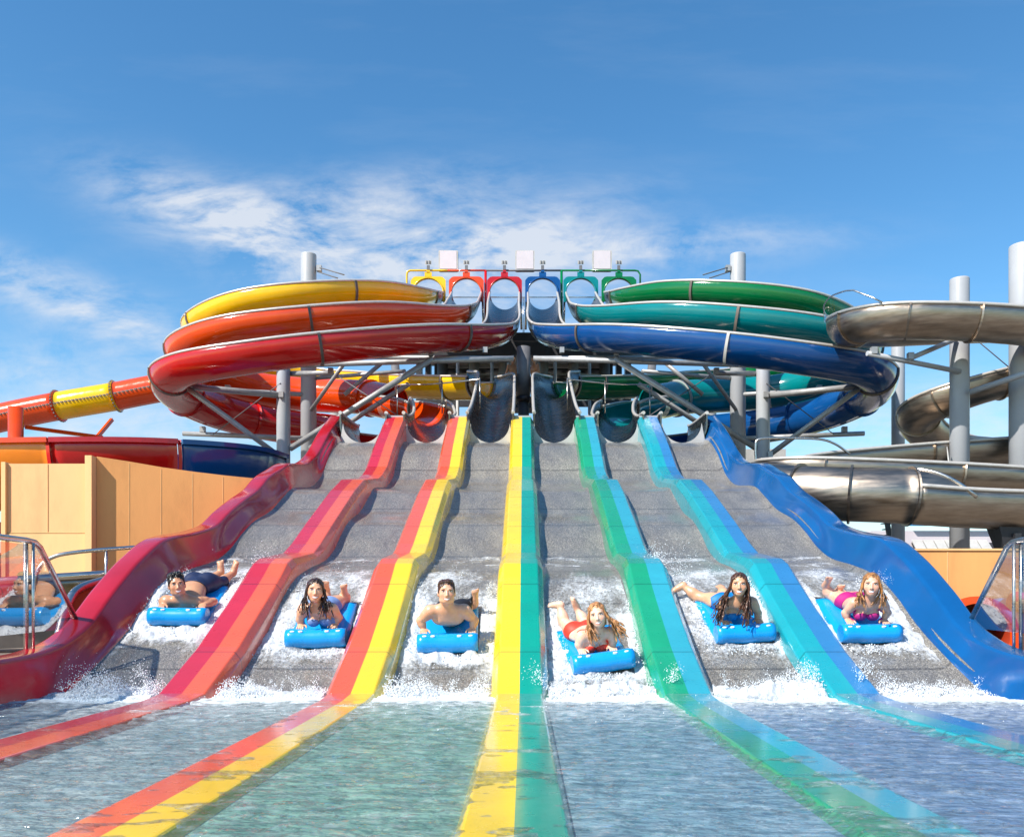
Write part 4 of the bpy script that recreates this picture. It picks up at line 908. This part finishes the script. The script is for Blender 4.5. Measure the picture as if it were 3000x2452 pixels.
    if male:
        for i in range(60):
            a = st.uniform(-1, 1)*1.4; x = .07*math.sin(a); y0 = -.055*math.cos(a); z0 = .085+.028*math.cos(a*1.2)
            if spec.get('wet'): g.cone(hp(x, y0+.005, z0), hp(x*.9, y0+.07, z0+.018), .007, .012, .006)
            else: (lambda r0: g.cone(hp(x, y0+.05*r0+.01, z0+.02+.012*r0), hp(x+st.uniform(-.015, .02), y0-.014+.05*r0, z0-.004-st.uniform(-.012, .016)+.02*r0), .012, .004, .005))(st.random())
        for s in (-1, 1): g.cone(hp(s*.072, -.012, .045), hp(s*.073, -.018, .004), .012, .007, .01)
        g.ell(hp(0, .04, -.03), (.074*hs, .075*hs, .07*hs), Rh, .02)
        for s in (-1, 1): g.ell(hp(s*.078, .006, -.012), (.02*hs, .022*hs, .032*hs), Rh, .006, cut=True)
    else:
        g.ell(hp(0, .045, -.02), (.076*hs, .072*hs, .10*hs), Rh, .03)
        sw = np.array(spec.get('sweep', (0, 0, 0)), float); LN = spec.get('len', .34)
        for i in range(int(spec.get('n', 40)*2.0)):
            s = 1 if st.random() < .5 else -1; u = st.random()
            p0 = hp(s*(.012+.02*u), -.052+.05*u, .112+.012*u); p1 = hp(s*(.066+.012*u), -.045+.075*u, .055); p2 = hp(s*(.078+.016*st.random()), -.035+.08*u, -.02)
            hv = Rh@np.array((0, 0, -1.)); ln = LN*(.55+.5*st.random()); jx = st.normal(0, .024, 3)
            p3 = p2+hv*ln*.4+np.array((s*.012, .006, 0))+sw*.35*(1 if s*sw[0] >= 0 else .35)+jx*.5; p4 = p3+hv*ln*.5+np.array((-s*.006, -.018*(u < .5), 0))+sw*.65*(1 if s*sw[0] >= 0 else .3)+jx
            if p4[2] < .16: p4[2] = .16
            pts = spline([p0, p1, p2, p3, p4], .045); m_ = len(pts)
            for q in range(m_-1): g.cone(pts[q], pts[q+1], .0078*(1-.5*q/m_), .0078*(1-.5*(q+1)/m_), .0025)
    gx, gy, gz = [g.lo[i]+g.h*np.arange(g.n[i]) for i in range(3)]
    sel = np.abs(g.D) < .03; ii = np.argwhere(sel); pp = (np.stack([gx[ii[:, 0]], gy[ii[:, 1]], gz[ii[:, 2]]], 1)-Hd)@Rh
    g.D[sel] += ((fbm(pp[:, 0]*75, pp[:, 1]*22, pp[:, 2]*22, 3, 5)-.5)*.020).astype(np.float32)
    p, q = nets(g.D, g.lo, g.h); field_mesh('hair', p, q, [spec['hair']], ob)
    make_mat(fr, matlab); return ob
mid_ = (.70, .39, .24)
sk = {'a': skin_mat('tanned_skin', (.60, .31, .175), male=True, browc=(.015, .008, .006)), 'b': skin_mat('light_brown_skin', mid_), 'c': skin_mat('sunned_skin', (.72, .40, .25), male=True, browc=(.08, .04, .02)),
      'd': skin_mat('fair_skin', (.84, .53, .38), browc=(.25, .13, .06)), 'e': skin_mat('warm_tan_skin', (.70, .38, .22)), 'f': skin_mat('rosy_skin', (.76, .43, .29), browc=(.2, .1, .05))}
ha = {'black': hair_mat('black_hair', (.012, .009, .008)), 'brown': hair_mat('wet_brown_hair', (.06, .025, .012)), 'dkbr': hair_mat('dark_wet_hair', (.035, .015, .009)), 'aub': hair_mat('auburn_wet_hair', (.075, .026, .011)), 'blond': hair_mat('strawberry_blond_hair', (.42, .19, .07)), 'gold': hair_mat('golden_wet_hair', (.34, .15, .045))}
cl_ = {k: paint(k+'_swimwear', c, .55, .15, 0, 20) for k, c in {'navy': (.01, .018, .06), 'black': (.012, .012, .016), 'bluestripe': (.16, .26, .50), 'coral': (.80, .045, .02), 'cyan': (.0, .16, .42), 'magenta': (.42, .01, .16)}.items()}
EL = lambda w=.25, z=.17, y=.33: [(-w, y, z), (w, y, z)]
HN = lambda w=.21, z=.165, y=.27: [(-w, y, z), (w, y, z)]
riders = [
 (-3.76, 9.42, 2, 2, dict(male=True, head=(-.04, .30, .375), cx=.0, hx=.02, shr=-.01, pitch=0, turn=23, tilt=-9, elbow=[(-.27, .42, .12), (.29, .42, .12)], hand=[(-.21, .27, .15), (.23, .27, .15)], low=1,
   leg=[((.06, 1.32, .07), (.16, 1.56, .11), (.15, 1.62, .20)), ((.20, 1.30, .06), (.30, 1.58, .09), (.33, 1.65, .19))], skin=sk['a'], hair=ha['black'], cloth=cl_['navy'], seed=1),
  'dark haired man in navy shorts lying on his mat, leftmost lane', 'blue mat under the dark haired man next to the red rail'),
 (-2.15, 8.98, 2, 0, dict(male=False, head=(.01, .28, .555), cx=.02, hx=-.04, elbow=[(-.19, .27, .235), (.22, .29, .235)], hand=HN(.175), turn=12, tilt=3,
   leg=[((-.06, 1.25, .08), (-.04, 1.30, .16), (-.03, 1.24, .28)), ((.16, 1.25, .08), (.17, 1.22, .15), (.18, 1.16, .27))], skin=sk['b'], hair=ha['dkbr'], cloth=cl_['bluestripe'], cloth2=cl_['bluestripe'], straps=True, len=.26, n=26, seed=2),
  'woman with dark wet hair in a pale blue bikini, second lane from the left', 'blue mat under the woman in the blue striped bikini, between crimson and vermilion dividers'),
 (-.775, 8.88, 2, 0, dict(male=True, head=(.0, .28, .585), cx=.0, hx=.03, turn=5, elbow=[(-.285, .30, .26), (.275, .30, .25)], hand=[(-.25, .27, .16), (.25, .27, .16)], wet=True,
   leg=[((-.08, 1.22, .06), (-.06, 1.15, .10), (-.05, 1.08, .18)), ((.22, 1.22, .07), (.27, 1.10, .14), (.275, 1.08, .29))], skin=sk['c'], hair=ha['brown'], cloth=cl_['black'], seed=3),
  'bare chested man with short slicked brown hair, beside the yellow middle divider', 'blue mat under the slick haired man left of the yellow middle divider'),
 (.80, 8.5, 9, -3, dict(male=False, head=(.0, .29, .51), cx=-.03, hx=-.07, elbow=[(-.20, .28, .225), (.15, .26, .225)], hand=[(-.18, .27, .165), (.13, .265, .165)], turn=-15, tilt=-5,
   leg=[((-.20, 1.28, .10), (-.22, 1.42, .26), (-.31, 1.48, .24)), ((.02, 1.26, .08), (-.04, 1.38, .22), (-.08, 1.36, .33))], skin=sk['d'], hair=ha['blond'], cloth=cl_['coral'], cloth2=cl_['coral'], len=.24, n=44, sweep=(.10, 0, 0), seed=4),
  'blond woman in a coral bikini with both feet raised, nearest the pool', 'blue mat nearest the pool, under the woman in the coral bikini'),
 (2.33, 9.08, 5, 0, dict(male=False, head=(-.06, .28, .575), cx=-.03, hx=.03, elbow=[(-.21, .29, .235), (.19, .28, .235)], hand=HN(.18), turn=-18, tilt=2,
   leg=[((-.27, 1.22, .08), (-.42, 1.36, .16), (-.55, 1.36, .08)), ((.05, 1.28, .06), (.06, 1.40, .08), (.06, 1.50, .06))], skin=sk['e'], hair=ha['aub'], cloth=cl_['cyan'], cloth2=cl_['cyan'], len=.42, n=64, sweep=(-.13, .02, 0), seed=5),
  'long haired brunette woman, one leg out sideways', 'blue mat under the long haired woman, right of the cyan stripe'),
 (3.64, 9.08, 1, 0, dict(male=False, head=(-.01, .28, .57), cx=.0, hx=.06, elbow=[(-.22, .30, .235), (.24, .30, .235)], hand=HN(.19), turn=-21, tilt=2,
   leg=[((-.14, 1.22, .09), (-.20, 1.24, .20), (-.20, 1.16, .32)), ((.0, 1.25, .07), (-.04, 1.24, .12), (-.05, 1.16, .22))], skin=sk['f'], hair=ha['gold'], cloth=cl_['magenta'], cloth2=cl_['magenta'], len=.22, n=26, seed=6),
  'woman with golden wet hair in a magenta bikini, rightmost lane by the blue rail', 'blue mat under the magenta bikini, beside the blue rail')]
RID = []
for (x, y, yaw, roll, sp_, lab_, ml) in riders:
    fr, al = slope_frame(x, y, yaw, roll); rider(fr, al, sp_, lab_, ml); RID.append((x, y))
# two small people standing on the tower stairs
def stander(p, face, label, shorts):
    h = .02; f = Field((-.45, -.4, -.05), (.45, .4, 1.95), h)
    f.ell((0, 0, 1.68), (.085, .10, .12), None, .02); f.cone((0, .01, 1.6), (0, .01, 1.48), .05, .06, .03); f.ell((0, 0, 1.3), (.19, .12, .2), None, .06); f.ell((0, 0, 1.05), (.15, .11, .15), None, .08)
    for s in (-1, 1):
        f.cone((s*.2, 0, 1.42), (s*.30, -.02, 1.15), .055, .045, .04); f.cone((s*.30, -.02, 1.15), (s*.24, -.18, .98), .045, .032, .02); f.cone((s*.24, -.18, .98), (s*.22, -.26, .93), .035, .018, .02)
        f.cone((s*.09, 0, .95), (s*.1, .0, .5), .09, .06, .04); f.cone((s*.1, 0, .5), (s*.11, .02, .08), .06, .04, .03); f.cone((s*.11, .02, .05), (s*.12, -.15, .03), .04, .03, .02)
    P, F = nets(f.D, f.lo, h); M4 = Matrix.Translation(p) @ Matrix.Rotation(face, 4, 'Z')
    ob = field_mesh('person', P, F, [sk['a']], None, M4, P*0+5); tag(ob, label, 'person')
    D2 = np.maximum(f.D-.02, np.abs((f.lo[2]+h*np.arange(f.n[2]))[None, None, :]-.80)-.26); p_, q_ = nets(D2.astype(np.float32), f.lo, h); field_mesh('swim_shorts', p_, q_, [shorts], ob)
    g = Field((-.2, -.2, 1.5), (.2, .25, 1.9), .015); g.ell((0, .015, 1.73), (.095, .108, .105), None, .01); p_, q_ = nets(g.D, g.lo, g.h); field_mesh('hair', p_, q_, [ha['black']], ob)
stander((-.36, 30.6, 7.76), .6, 'person in black shorts standing high on the tower, left of the centre column', cl_['black'])
stander((.37, 30.6, 7.76), -.9, 'person in dark shorts turned away on the tower, right of the centre column', cl_['navy'])
lp = empty('stair_landing', (0, 30.7, .22)); tag(lp, 'small dark landing behind the centre column carrying two waiting people', 'landing')
MB().box((-.1, 30.7, 7.70), (1.8, .9, .1)).build('landing_plate', M['dark'], lp)
for x in (-.95, .75): MB().box((x, 31.0, 4.0), (.1, .1, 7.6)).build('leg', M['dark'], lp)

# ------------------------------------------------------------------ white water
def foam_mat(name, thr=.5, op=1.0, sc_=26):
    m = bpy.data.materials.new(name); t, n, l = nt(m); n.clear()
    o = n.new('ShaderNodeOutputMaterial'); tr = n.new('ShaderNodeBsdfTransparent'); df = n.new('ShaderNodeBsdfDiffuse'); df.inputs[0].default_value = (.80, .83, .86, 1)
    tl = n.new('ShaderNodeBsdfTranslucent'); tl.inputs[0].default_value = (.9, .93, .96, 1); gs = n.new('ShaderNodeBsdfGlossy'); gs.inputs['Roughness'].default_value = .25
    a = n.new('ShaderNodeMixShader'); a.inputs[0].default_value = .3; l.new(df.outputs[0], a.inputs[1]); l.new(tl.outputs[0], a.inputs[2])
    b2 = n.new('ShaderNodeMixShader'); b2.inputs[0].default_value = .08; l.new(a.outputs[0], b2.inputs[1]); l.new(gs.outputs[0], b2.inputs[2])
    n1 = noise_node(n, l, sc_, 9, .74, stretch=(1, .55, 1)); n2 = noise_node(n, l, sc_*.28, 5, .65, stretch=(1, .4, 1))
    at_ = n.new('ShaderNodeAttribute'); at_.attribute_name = 'dens'
    s1 = n.new('ShaderNodeMath'); s1.operation = 'MULTIPLY_ADD'; l.new(n1.outputs['Fac'], s1.inputs[0]); s1.inputs[1].default_value = 1.2; l.new(at_.outputs['Fac'], s1.inputs[2])
    s2 = n.new('ShaderNodeMath'); s2.operation = 'MULTIPLY_ADD'; l.new(n2.outputs['Fac'], s2.inputs[0]); s2.inputs[1].default_value = .8; l.new(s1.outputs[0], s2.inputs[2])
    r = ramp(n, l, s2.outputs[0], [(.76, (0, 0, 0)), (.90, (.45*op,)*3), (1.0, (op,)*3)])
    rs = n.new('ShaderNodeMath'); rs.operation = 'MULTIPLY'; l.new(s2.outputs[0], rs.inputs[0]); rs.inputs[1].default_value = .6; l.new(rs.outputs[0], r.inputs['Fac'])
    bp = n.new('ShaderNodeBump'); bp.inputs['Strength'].default_value = .7; bp.inputs['Distance'].default_value = .02; l.new(n1.outputs['Fac'], bp.inputs['Height'])
    for q in (df, gs): l.new(bp.outputs[0], q.inputs['Normal'])
    mx = n.new('ShaderNodeMixShader'); l.new(r.outputs['Color'], mx.inputs[0]); l.new(tr.outputs[0], mx.inputs[1]); l.new(b2.outputs[0], mx.inputs[2]); l.new(mx.outputs[0], o.inputs[0]); return m
FM = foam_mat('white_water')
VV = []; FF = []; DD = []; off = 0
crest = [.55, .45, .36, .70, .80, .34]
for k, (a, b) in enumerate(lanes):
    xs = np.linspace(a+.02, b-.02, 88); ys = np.arange(7.3, 13.0, .016); X, Y = np.meshgrid(xs, ys); H = lane_h(Y)
    rx, ry = RID[k]; dx = (X-rx); dy = Y-ry; wob = (fbm(X*2.2, Y*1.6, 0, 3, 40+k)-.5)
    e1 = np.exp(-(((np.abs(dx+wob*.5)-.38)/.25)**2))*np.exp(-((dy-.50)/.85)**4)             # both sides of the mat
    e2 = np.exp(-((dx/.42)**4))*np.exp(-((dy+.10+wob*.3)/.17)**2)*(1.0 if k in (0, 2) else .62)   # bow wave
    e3 = np.exp(-((dx+wob*.8)/.62)**2)*np.exp(-((dy-1.65)/.65)**2)*.66                        # wake
    e4 = .34*np.exp(-((Y-(12.1+wob*.8))/.14)**2)*(.5+wob)*2+.40*np.exp(-((Y-(11.6+wob))/.10)**2)*(wob > -.05)
    side = .26*np.exp(-((np.minimum(X-a, b-X))/.13)**2)*(Y < 12)*np.clip(1.2-np.abs(Y-ry-.4)/1.6, .25, 1)
    yc = 7.92+(fbm(X*1.6, 0*X, k, 2, 60)-.5)*.35
    e5 = crest[k]*1.5*np.exp(-np.abs((Y-yc)/.24)**2.2)
    flow = .42*np.clip(fbm(X*4, Y*1.3, 0, 4, 90+k)-.40, -.1, 1)*(Y < 12.2)
    D = np.maximum.reduce([e1*.66, e2*.85, e3*.8, e4, e5])+side+flow
    nz = fbm(X*9, Y*8, 0, 4, 7+k); rd = 1-np.abs(2*fbm(X*11, Y*11, .3, 4, 17+k, .62)-1)
    Zh = H+.012+np.clip(D, 0, 1)*.03*nz+e1*.085*np.clip(nz-.25, 0, 1)+e2*.10*np.clip(nz-.2, 0, 1)
    Zh = np.maximum(Zh, -.01+0*X)+e5*(.03+.10*rd**1.5*(.45+crest[k]))*np.clip(fbm(X*3.5, Y*5, 0, 2, 70+k)*1.8-.35, .15, 1)
    ins = (np.abs(dx) < .30) & (dy > -.0) & (dy < .9); D = np.where(ins, D*.25, D)
    ny, nx = X.shape; I = np.arange(ny*nx).reshape(ny, nx)+off
    VV.append(np.stack([X, Y, Zh], -1).reshape(-1, 3)); DD.append(D.ravel()); F = np.stack([I[:-1, :-1], I[:-1, 1:], I[1:, 1:], I[1:, :-1]], -1).reshape(-1, 4)
    dm = np.maximum.reduce([D[:-1, :-1], D[1:, 1:], D[:-1, 1:], D[1:, :-1]]).ravel(); FF.append(F[dm > .12]); off += ny*nx
VV = np.concatenate(VV); FF = np.concatenate(FF); DD = np.concatenate(DD)
me = bpy.data.meshes.new('white_water'); me.from_pydata(VV.tolist(), [], FF.tolist()); me.materials.append(FM); me.polygons.foreach_set('use_smooth', [True]*len(FF)); me.update()
fo = bpy.data.objects.new('white_water', me); COL.objects.link(fo); set_attr(fo, 'dens', DD); tag(fo, kind='stuff')
# frothy clumps: many small lumps of white water
ph = (1+5**.5)/2; IV = np.array([(-1, ph, 0), (1, ph, 0), (-1, -ph, 0), (1, -ph, 0), (0, -1, ph), (0, 1, ph), (0, -1, -ph), (0, 1, -ph), (ph, 0, -1), (ph, 0, 1), (-ph, 0, -1), (-ph, 0, 1)])/1.9
IF = np.array([(0, 11, 5), (0, 5, 1), (0, 1, 7), (0, 7, 10), (0, 10, 11), (1, 5, 9), (5, 11, 4), (11, 10, 2), (10, 7, 6), (7, 1, 8), (3, 9, 4), (3, 4, 2), (3, 2, 6), (3, 6, 8), (3, 8, 9), (4, 9, 5), (2, 4, 11), (6, 2, 10), (8, 6, 7), (9, 8, 1)])
cp_ = []; cr = []; cs = []
for k, (a, b) in enumerate(lanes):
    rx, ry = RID[k]; nb = int(5200*(.5+crest[k]))
    for i in range(nb):
        x = rng.uniform(a+.03, b-.03); e = float(vnoise(np.array([x*3.1]), np.array([k*7.]), np.array([0.]), 5)[0]); e = max(0, e*1.5-.25)
        y = 7.92+rng.normal(0, .13); hmax = (.05+.26*e)*(.35+crest[k]); u = rng.random()**1.7; z = max(float(lane_h(y)), 0)+hmax*u*math.exp(-((y-7.92)/.2)**2)
        cp_.append((x+rng.normal(0, .01), y, z)); cr.append(rng.uniform(.003, .009)*(1.1-.7*u)); cs.append((rng.uniform(.7, 1.3), rng.uniform(.7, 1.3), rng.uniform(.8, 1.9)))
    for i in range(900):
        s = rng.choice((-1, 1)); y = ry+rng.uniform(-.1, 1.35); x = rx+s*(.34+abs(rng.normal(0, .07))); x = min(max(x, a+.04), b-.04); u = rng.random()**2
        cp_.append((x, y, float(lane_h(y))+.01+.11*u)); cr.append(rng.uniform(.003, .009)*(1.1-.6*u)); cs.append((1, rng.uniform(1, 2), 1))
    for i in range(500 if k in (0, 2) else 240):
        x = rx+rng.normal(0, .22); y = ry-.03-abs(rng.normal(0, .07)); x = min(max(x, a+.04), b-.04)
        cp_.append((x, y, float(lane_h(y))+.01+.05*rng.random()**2)); cr.append(rng.uniform(.003, .009)); cs.append((1, 1, 1))
cp_ = np.array(cp_); cr = np.array(cr); cs = np.array(cs)
V = (cp_[:, None]+IV[None]*cr[:, None, None]*cs[:, None]*rng.uniform(.7, 1.3, (len(cp_), 12, 1))).reshape(-1, 3); F = (IF[None]+12*np.arange(len(cp_))[:, None, None]).reshape(-1, 3)
me = bpy.data.meshes.new('froth'); me.from_pydata(V.tolist(), [], F.tolist())
fm2 = bpy.data.materials.new('froth_white'); t, n, l = nt(fm2); n['Principled BSDF'].inputs['Base Color'].default_value = (.80, .83, .86, 1); n['Principled BSDF'].inputs['Roughness'].default_value = .35; n['Principled BSDF'].inputs['Subsurface Weight'].default_value = 0
me.materials.append(fm2); me.polygons.foreach_set('use_smooth', [True]*len(F)); me.update()
fr_ = bpy.data.objects.new('froth', me); COL.objects.link(fr_); tag(fr_, kind='stuff')
# droplets thrown up by the mats and by the foot of the lanes
dm_ = bpy.data.materials.new('droplet'); t, n, l = nt(dm_); n['Principled BSDF'].inputs['Base Color'].default_value = (.92, .95, .97, 1); n['Principled BSDF'].inputs['Roughness'].default_value = .15
OV = np.array([(1, 0, 0), (-1, 0, 0), (0, 1, 0), (0, -1, 0), (0, 0, 1), (0, 0, -1)], float); OF = np.array([(0, 2, 4), (2, 1, 4), (1, 3, 4), (3, 0, 4), (2, 0, 5), (1, 2, 5), (3, 1, 5), (0, 3, 5)])
pts = []; rad = []
def burst(c, dirv, n_, spread, length, size=(.002, .0062)):
    c = np.array(c, float); dv = np.array(dirv, float)
    for i in range(n_):
        t = rng.random()**.6; j = rng.normal(0, 1, 3)*spread*(.25+t); pts.append(c+dv*length*t*(1-.25*t)+j-np.array((0, 0, .25*length*t*t))); rad.append(rng.uniform(*size)*(1.25-.7*t))
for k, (a, b) in enumerate(lanes):
    rx, ry = RID[k]; g = lambda y: float(lane_h(y))
    for s in (-1, 1):
        for q in range(5): y = ry+.1+.3*q; burst((rx+s*.36, y, g(y)+.03), (s*.4, .25, .5), 46, .035, .26)
    burst((rx, ry+1.5, g(ry+1.5)+.05), (0, .5, .5), 90, .10, .32)
    for q in range(12):
        x = a+.1+(b-a-.2)*rng.random(); burst((x, 7.85, .03), (rng.normal(0, .3), -.1, 1), 42, .018, (.12+.22*rng.random())*(.5+crest[k]), (.002, .0065))
burst((-3.45, 8.0, .05), (-.3, -.2, 1), 260, .05, .42, (.002, .007)); burst((-3.9, 8.0, .05), (-.8, -.1, .9), 160, .06, .45, (.002, .0065)); burst((.22, 7.9, .05), (-.4, -.1, .9), 200, .05, .40, (.002, .007))
burst((1.32, 7.9, .05), (.2, -.1, 1), 200, .04, .40, (.002, .007)); burst((3.05, 7.95, .08), (.35, -.1, 1), 340, .05, .42, (.002, .007)); burst((1.75, 10.9, 1.3), (-.3, .4, .9), 420, .09, .45, (.0025, .0075)); burst((-3.3, 10.6, 1.25), (.4, .4, .7), 420, .10, .42, (.0025, .0075))
burst((1.8, 10.4, 1.15), (.3, .4, .9), 260, .12, .5, (.0025, .007)); burst((4.0, 9.9, 1.0), (.4, .3, .7), 260, .06, .4, (.002, .0065))
for q in range(260): x = rng.uniform(-4.2, 4.2); pts.append(np.array((x, 7.75-abs(rng.normal(0, .8)), .02+.04*rng.random()))); rad.append(rng.uniform(.002, .005))
pts = np.array(pts); rad = np.array(rad)
V = (pts[:, None, :]+OV[None]*rad[:, None, None]*rng.uniform(.7, 1.4, (len(pts), 6, 1))).reshape(-1, 3); F = (OF[None]+6*np.arange(len(pts))[:, None, None]).reshape(-1, 3)
me = bpy.data.meshes.new('spray'); me.from_pydata(V.tolist(), [], F.tolist()); me.materials.append(dm_); me.polygons.foreach_set('use_smooth', [True]*len(F)); me.update()
so = bpy.data.objects.new('spray', me); COL.objects.link(so); tag(so, kind='stuff')
# ------------------------------------------------------------------ light, sky, camera
SUN_AZ, SUN_EL = 48, 44      # azimuth: degrees left of straight behind the camera
d = Vector((-math.sin(R(SUN_AZ))*math.cos(R(SUN_EL)), -math.cos(R(SUN_AZ))*math.cos(R(SUN_EL)), math.sin(R(SUN_EL))))
L = bpy.data.lights.new('sun', 'SUN'); L.energy = 4.8; L.angle = R(.53); L.color = (1, .94, .85)
lo = bpy.data.objects.new('sun', L); COL.objects.link(lo); lo.rotation_euler = d.to_track_quat('Z', 'Y').to_euler(); lo.location = (-20, -20, 30)
w = bpy.data.worlds.new('World'); scene.world = w; w.use_nodes = True; t = w.node_tree; n = t.nodes; l = t.links
bg = n['Background']; sky = n.new('ShaderNodeTexSky'); sky.sky_type = 'NISHITA'; sky.sun_disc = False
sky.sun_elevation = R(SUN_EL); sky.sun_rotation = math.atan2(d.x, d.y); sky.altitude = 0; sky.air_density = 1.0; sky.dust_density = .35; sky.ozone_density = 2.2
tc = n.new('ShaderNodeTexCoord'); sp = n.new('ShaderNodeSeparateXYZ'); l.new(tc.outputs['Generated'], sp.inputs[0])
def mth(op, a, b=None, c=None, clamp=False):
    m = n.new('ShaderNodeMath'); m.operation = op; m.use_clamp = clamp
    for i, v in enumerate((a, b, c)):
        if v is None: continue
        if isinstance(v, (int, float)): m.inputs[i].default_value = v
        else: l.new(v, m.inputs[i])
    return m.outputs[0]
yy = mth('MAXIMUM', sp.outputs['Y'], .05)
U = mth('DIVIDE', sp.outputs['X'], yy); Vv = mth('DIVIDE', sp.outputs['Z'], yy)
cv = n.new('ShaderNodeCombineXYZ'); l.new(U, cv.inputs[0]); l.new(Vv, cv.inputs[1])
def wn(scale, det, rough, st=(1, 1, 1), loc=(0, 0, 0), rot=0, dist=0):
    mp = n.new('ShaderNodeMapping'); mp.inputs['Scale'].default_value = st; mp.inputs['Location'].default_value = loc; mp.inputs['Rotation'].default_value = (0, 0, rot)
    l.new(cv.outputs[0], mp.inputs['Vector']); no = n.new('ShaderNodeTexNoise'); no.inputs['Scale'].default_value = scale; no.inputs['Detail'].default_value = det; no.inputs['Roughness'].default_value = rough
    no.inputs['Distortion'].default_value = dist; l.new(mp.outputs[0], no.inputs['Vector']); return no.outputs['Fac']
def blob(u0, v0, ru, rv, rot=0, amp=1):
    du = mth('SUBTRACT', U, u0); dv = mth('SUBTRACT', Vv, v0); c, s = math.cos(rot), math.sin(rot)
    a = mth('ADD', mth('MULTIPLY', du, c/ru), mth('MULTIPLY', dv, s/ru)); b = mth('ADD', mth('MULTIPLY', du, -s/rv), mth('MULTIPLY', dv, c/rv))
    e = mth('ADD', mth('MULTIPLY', a, a), mth('MULTIPLY', b, b)); return mth('MULTIPLY', mth('POWER', 2.718, mth('MULTIPLY', e, -1)), amp)
cu = lambda px: (px-CX)/FX
cvv = lambda py: (CY-py)/FX
blobs = [blob(cu(520), cvv(465), .16, .036, -.30, .95), blob(cu(700), cvv(425), .17, .035, .12, .85), blob(cu(380), cvv(430), .10, .03, -.3, .55), blob(cu(900), cvv(520), .16, .045, .1, 1.0), blob(cu(1050), cvv(500), .14, .03, .35, .7),
         blob(cu(1330), cvv(510), .20, .022, .05, .75), blob(cu(560), cvv(545), .10, .03, -.8, .4), blob(cu(160), cvv(640), .22, .018, -.32, .75), blob(cu(60), cvv(560), .16, .02, -.3, .7),
         blob(cu(230), cvv(690), .18, .03, -.3, .4), blob(cu(60), cvv(760), .12, .03, 0, .5), blob(cu(250), cvv(880), .3, .05, 0, .55), blob(cu(1060), cvv(620), .22, .07, 0, .75), blob(cu(1900), cvv(880), .25, .06, 0, .55), blob(cu(1000), cvv(1100), 1.8, .12, 0, .75)]
acc = blobs[0]
for b_ in blobs[1:]: acc = mth('ADD', acc, b_)
n1 = wn(6.0, 10, .68, (1, 2.2, 1), (3.1, .4, 0), .25, .6); n2 = wn(16, 7, .6, (1, 3.0, 1), (1, 2, 0), -.2, .3)
nn = mth('ADD', mth('MULTIPLY', n1, .60), mth('MULTIPLY', n2, .40))
cl = mth('MULTIPLY', acc, mth('MULTIPLY', mth('SUBTRACT', nn, .38), 3.6, None, True)); cl = mth('MINIMUM', mth('MULTIPLY', cl, .85), .78, None, True)
streak = mth('MULTIPLY', mth('SUBTRACT', wn(2.2, 6, .6, (1, 5, 1), (5, 1, 0), .35), .5), .5, None, True)
cl = mth('MAXIMUM', cl, mth('MULTIPLY', streak, .5))
hs = n.new('ShaderNodeHueSaturation'); hs.inputs['Saturation'].default_value = 1.26; hs.inputs['Value'].default_value = 1.06; l.new(sky.outputs[0], hs.inputs['Color'])
mx = n.new('ShaderNodeMix'); mx.data_type = 'RGBA'; tn = n.new('ShaderNodeMix'); tn.data_type = 'RGBA'; tn.blend_type = 'MULTIPLY'; tn.inputs[0].default_value = 1; tn.inputs[7].default_value = (.94, 1.05, 1.0, 1); l.new(hs.outputs[0], tn.inputs[6]); l.new(cl, mx.inputs[0]); l.new(tn.outputs[2], mx.inputs[6]); mx.inputs[7].default_value = (4.5, 4.65, 4.9, 1)
l.new(mx.outputs[2], bg.inputs['Color']); bg.inputs['Strength'].default_value = .125
cam = bpy.data.cameras.new('camera'); co = bpy.data.objects.new('camera', cam); COL.objects.link(co); scene.camera = co
co.location = (0, 0, CH); co.rotation_euler = (R(90), 0, 0); cam.sensor_width = 36; cam.lens = 36*FX/2124
cam.shift_x = (1062-CX)/2124; cam.shift_y = (CY-868)/2124; cam.clip_end = 2000; cam.clip_start = .05
scene.view_settings.view_transform = 'Standard'; scene.view_settings.look = 'None'; scene.view_settings.exposure = .60; scene.view_settings.gamma = 1
scene.render.engine = 'CYCLES'; scene.cycles.use_denoising = True; scene.cycles.max_bounces = 8; scene.cycles.transparent_max_bounces = 12
scene.cycles.caustics_reflective = False; scene.cycles.caustics_refractive = False
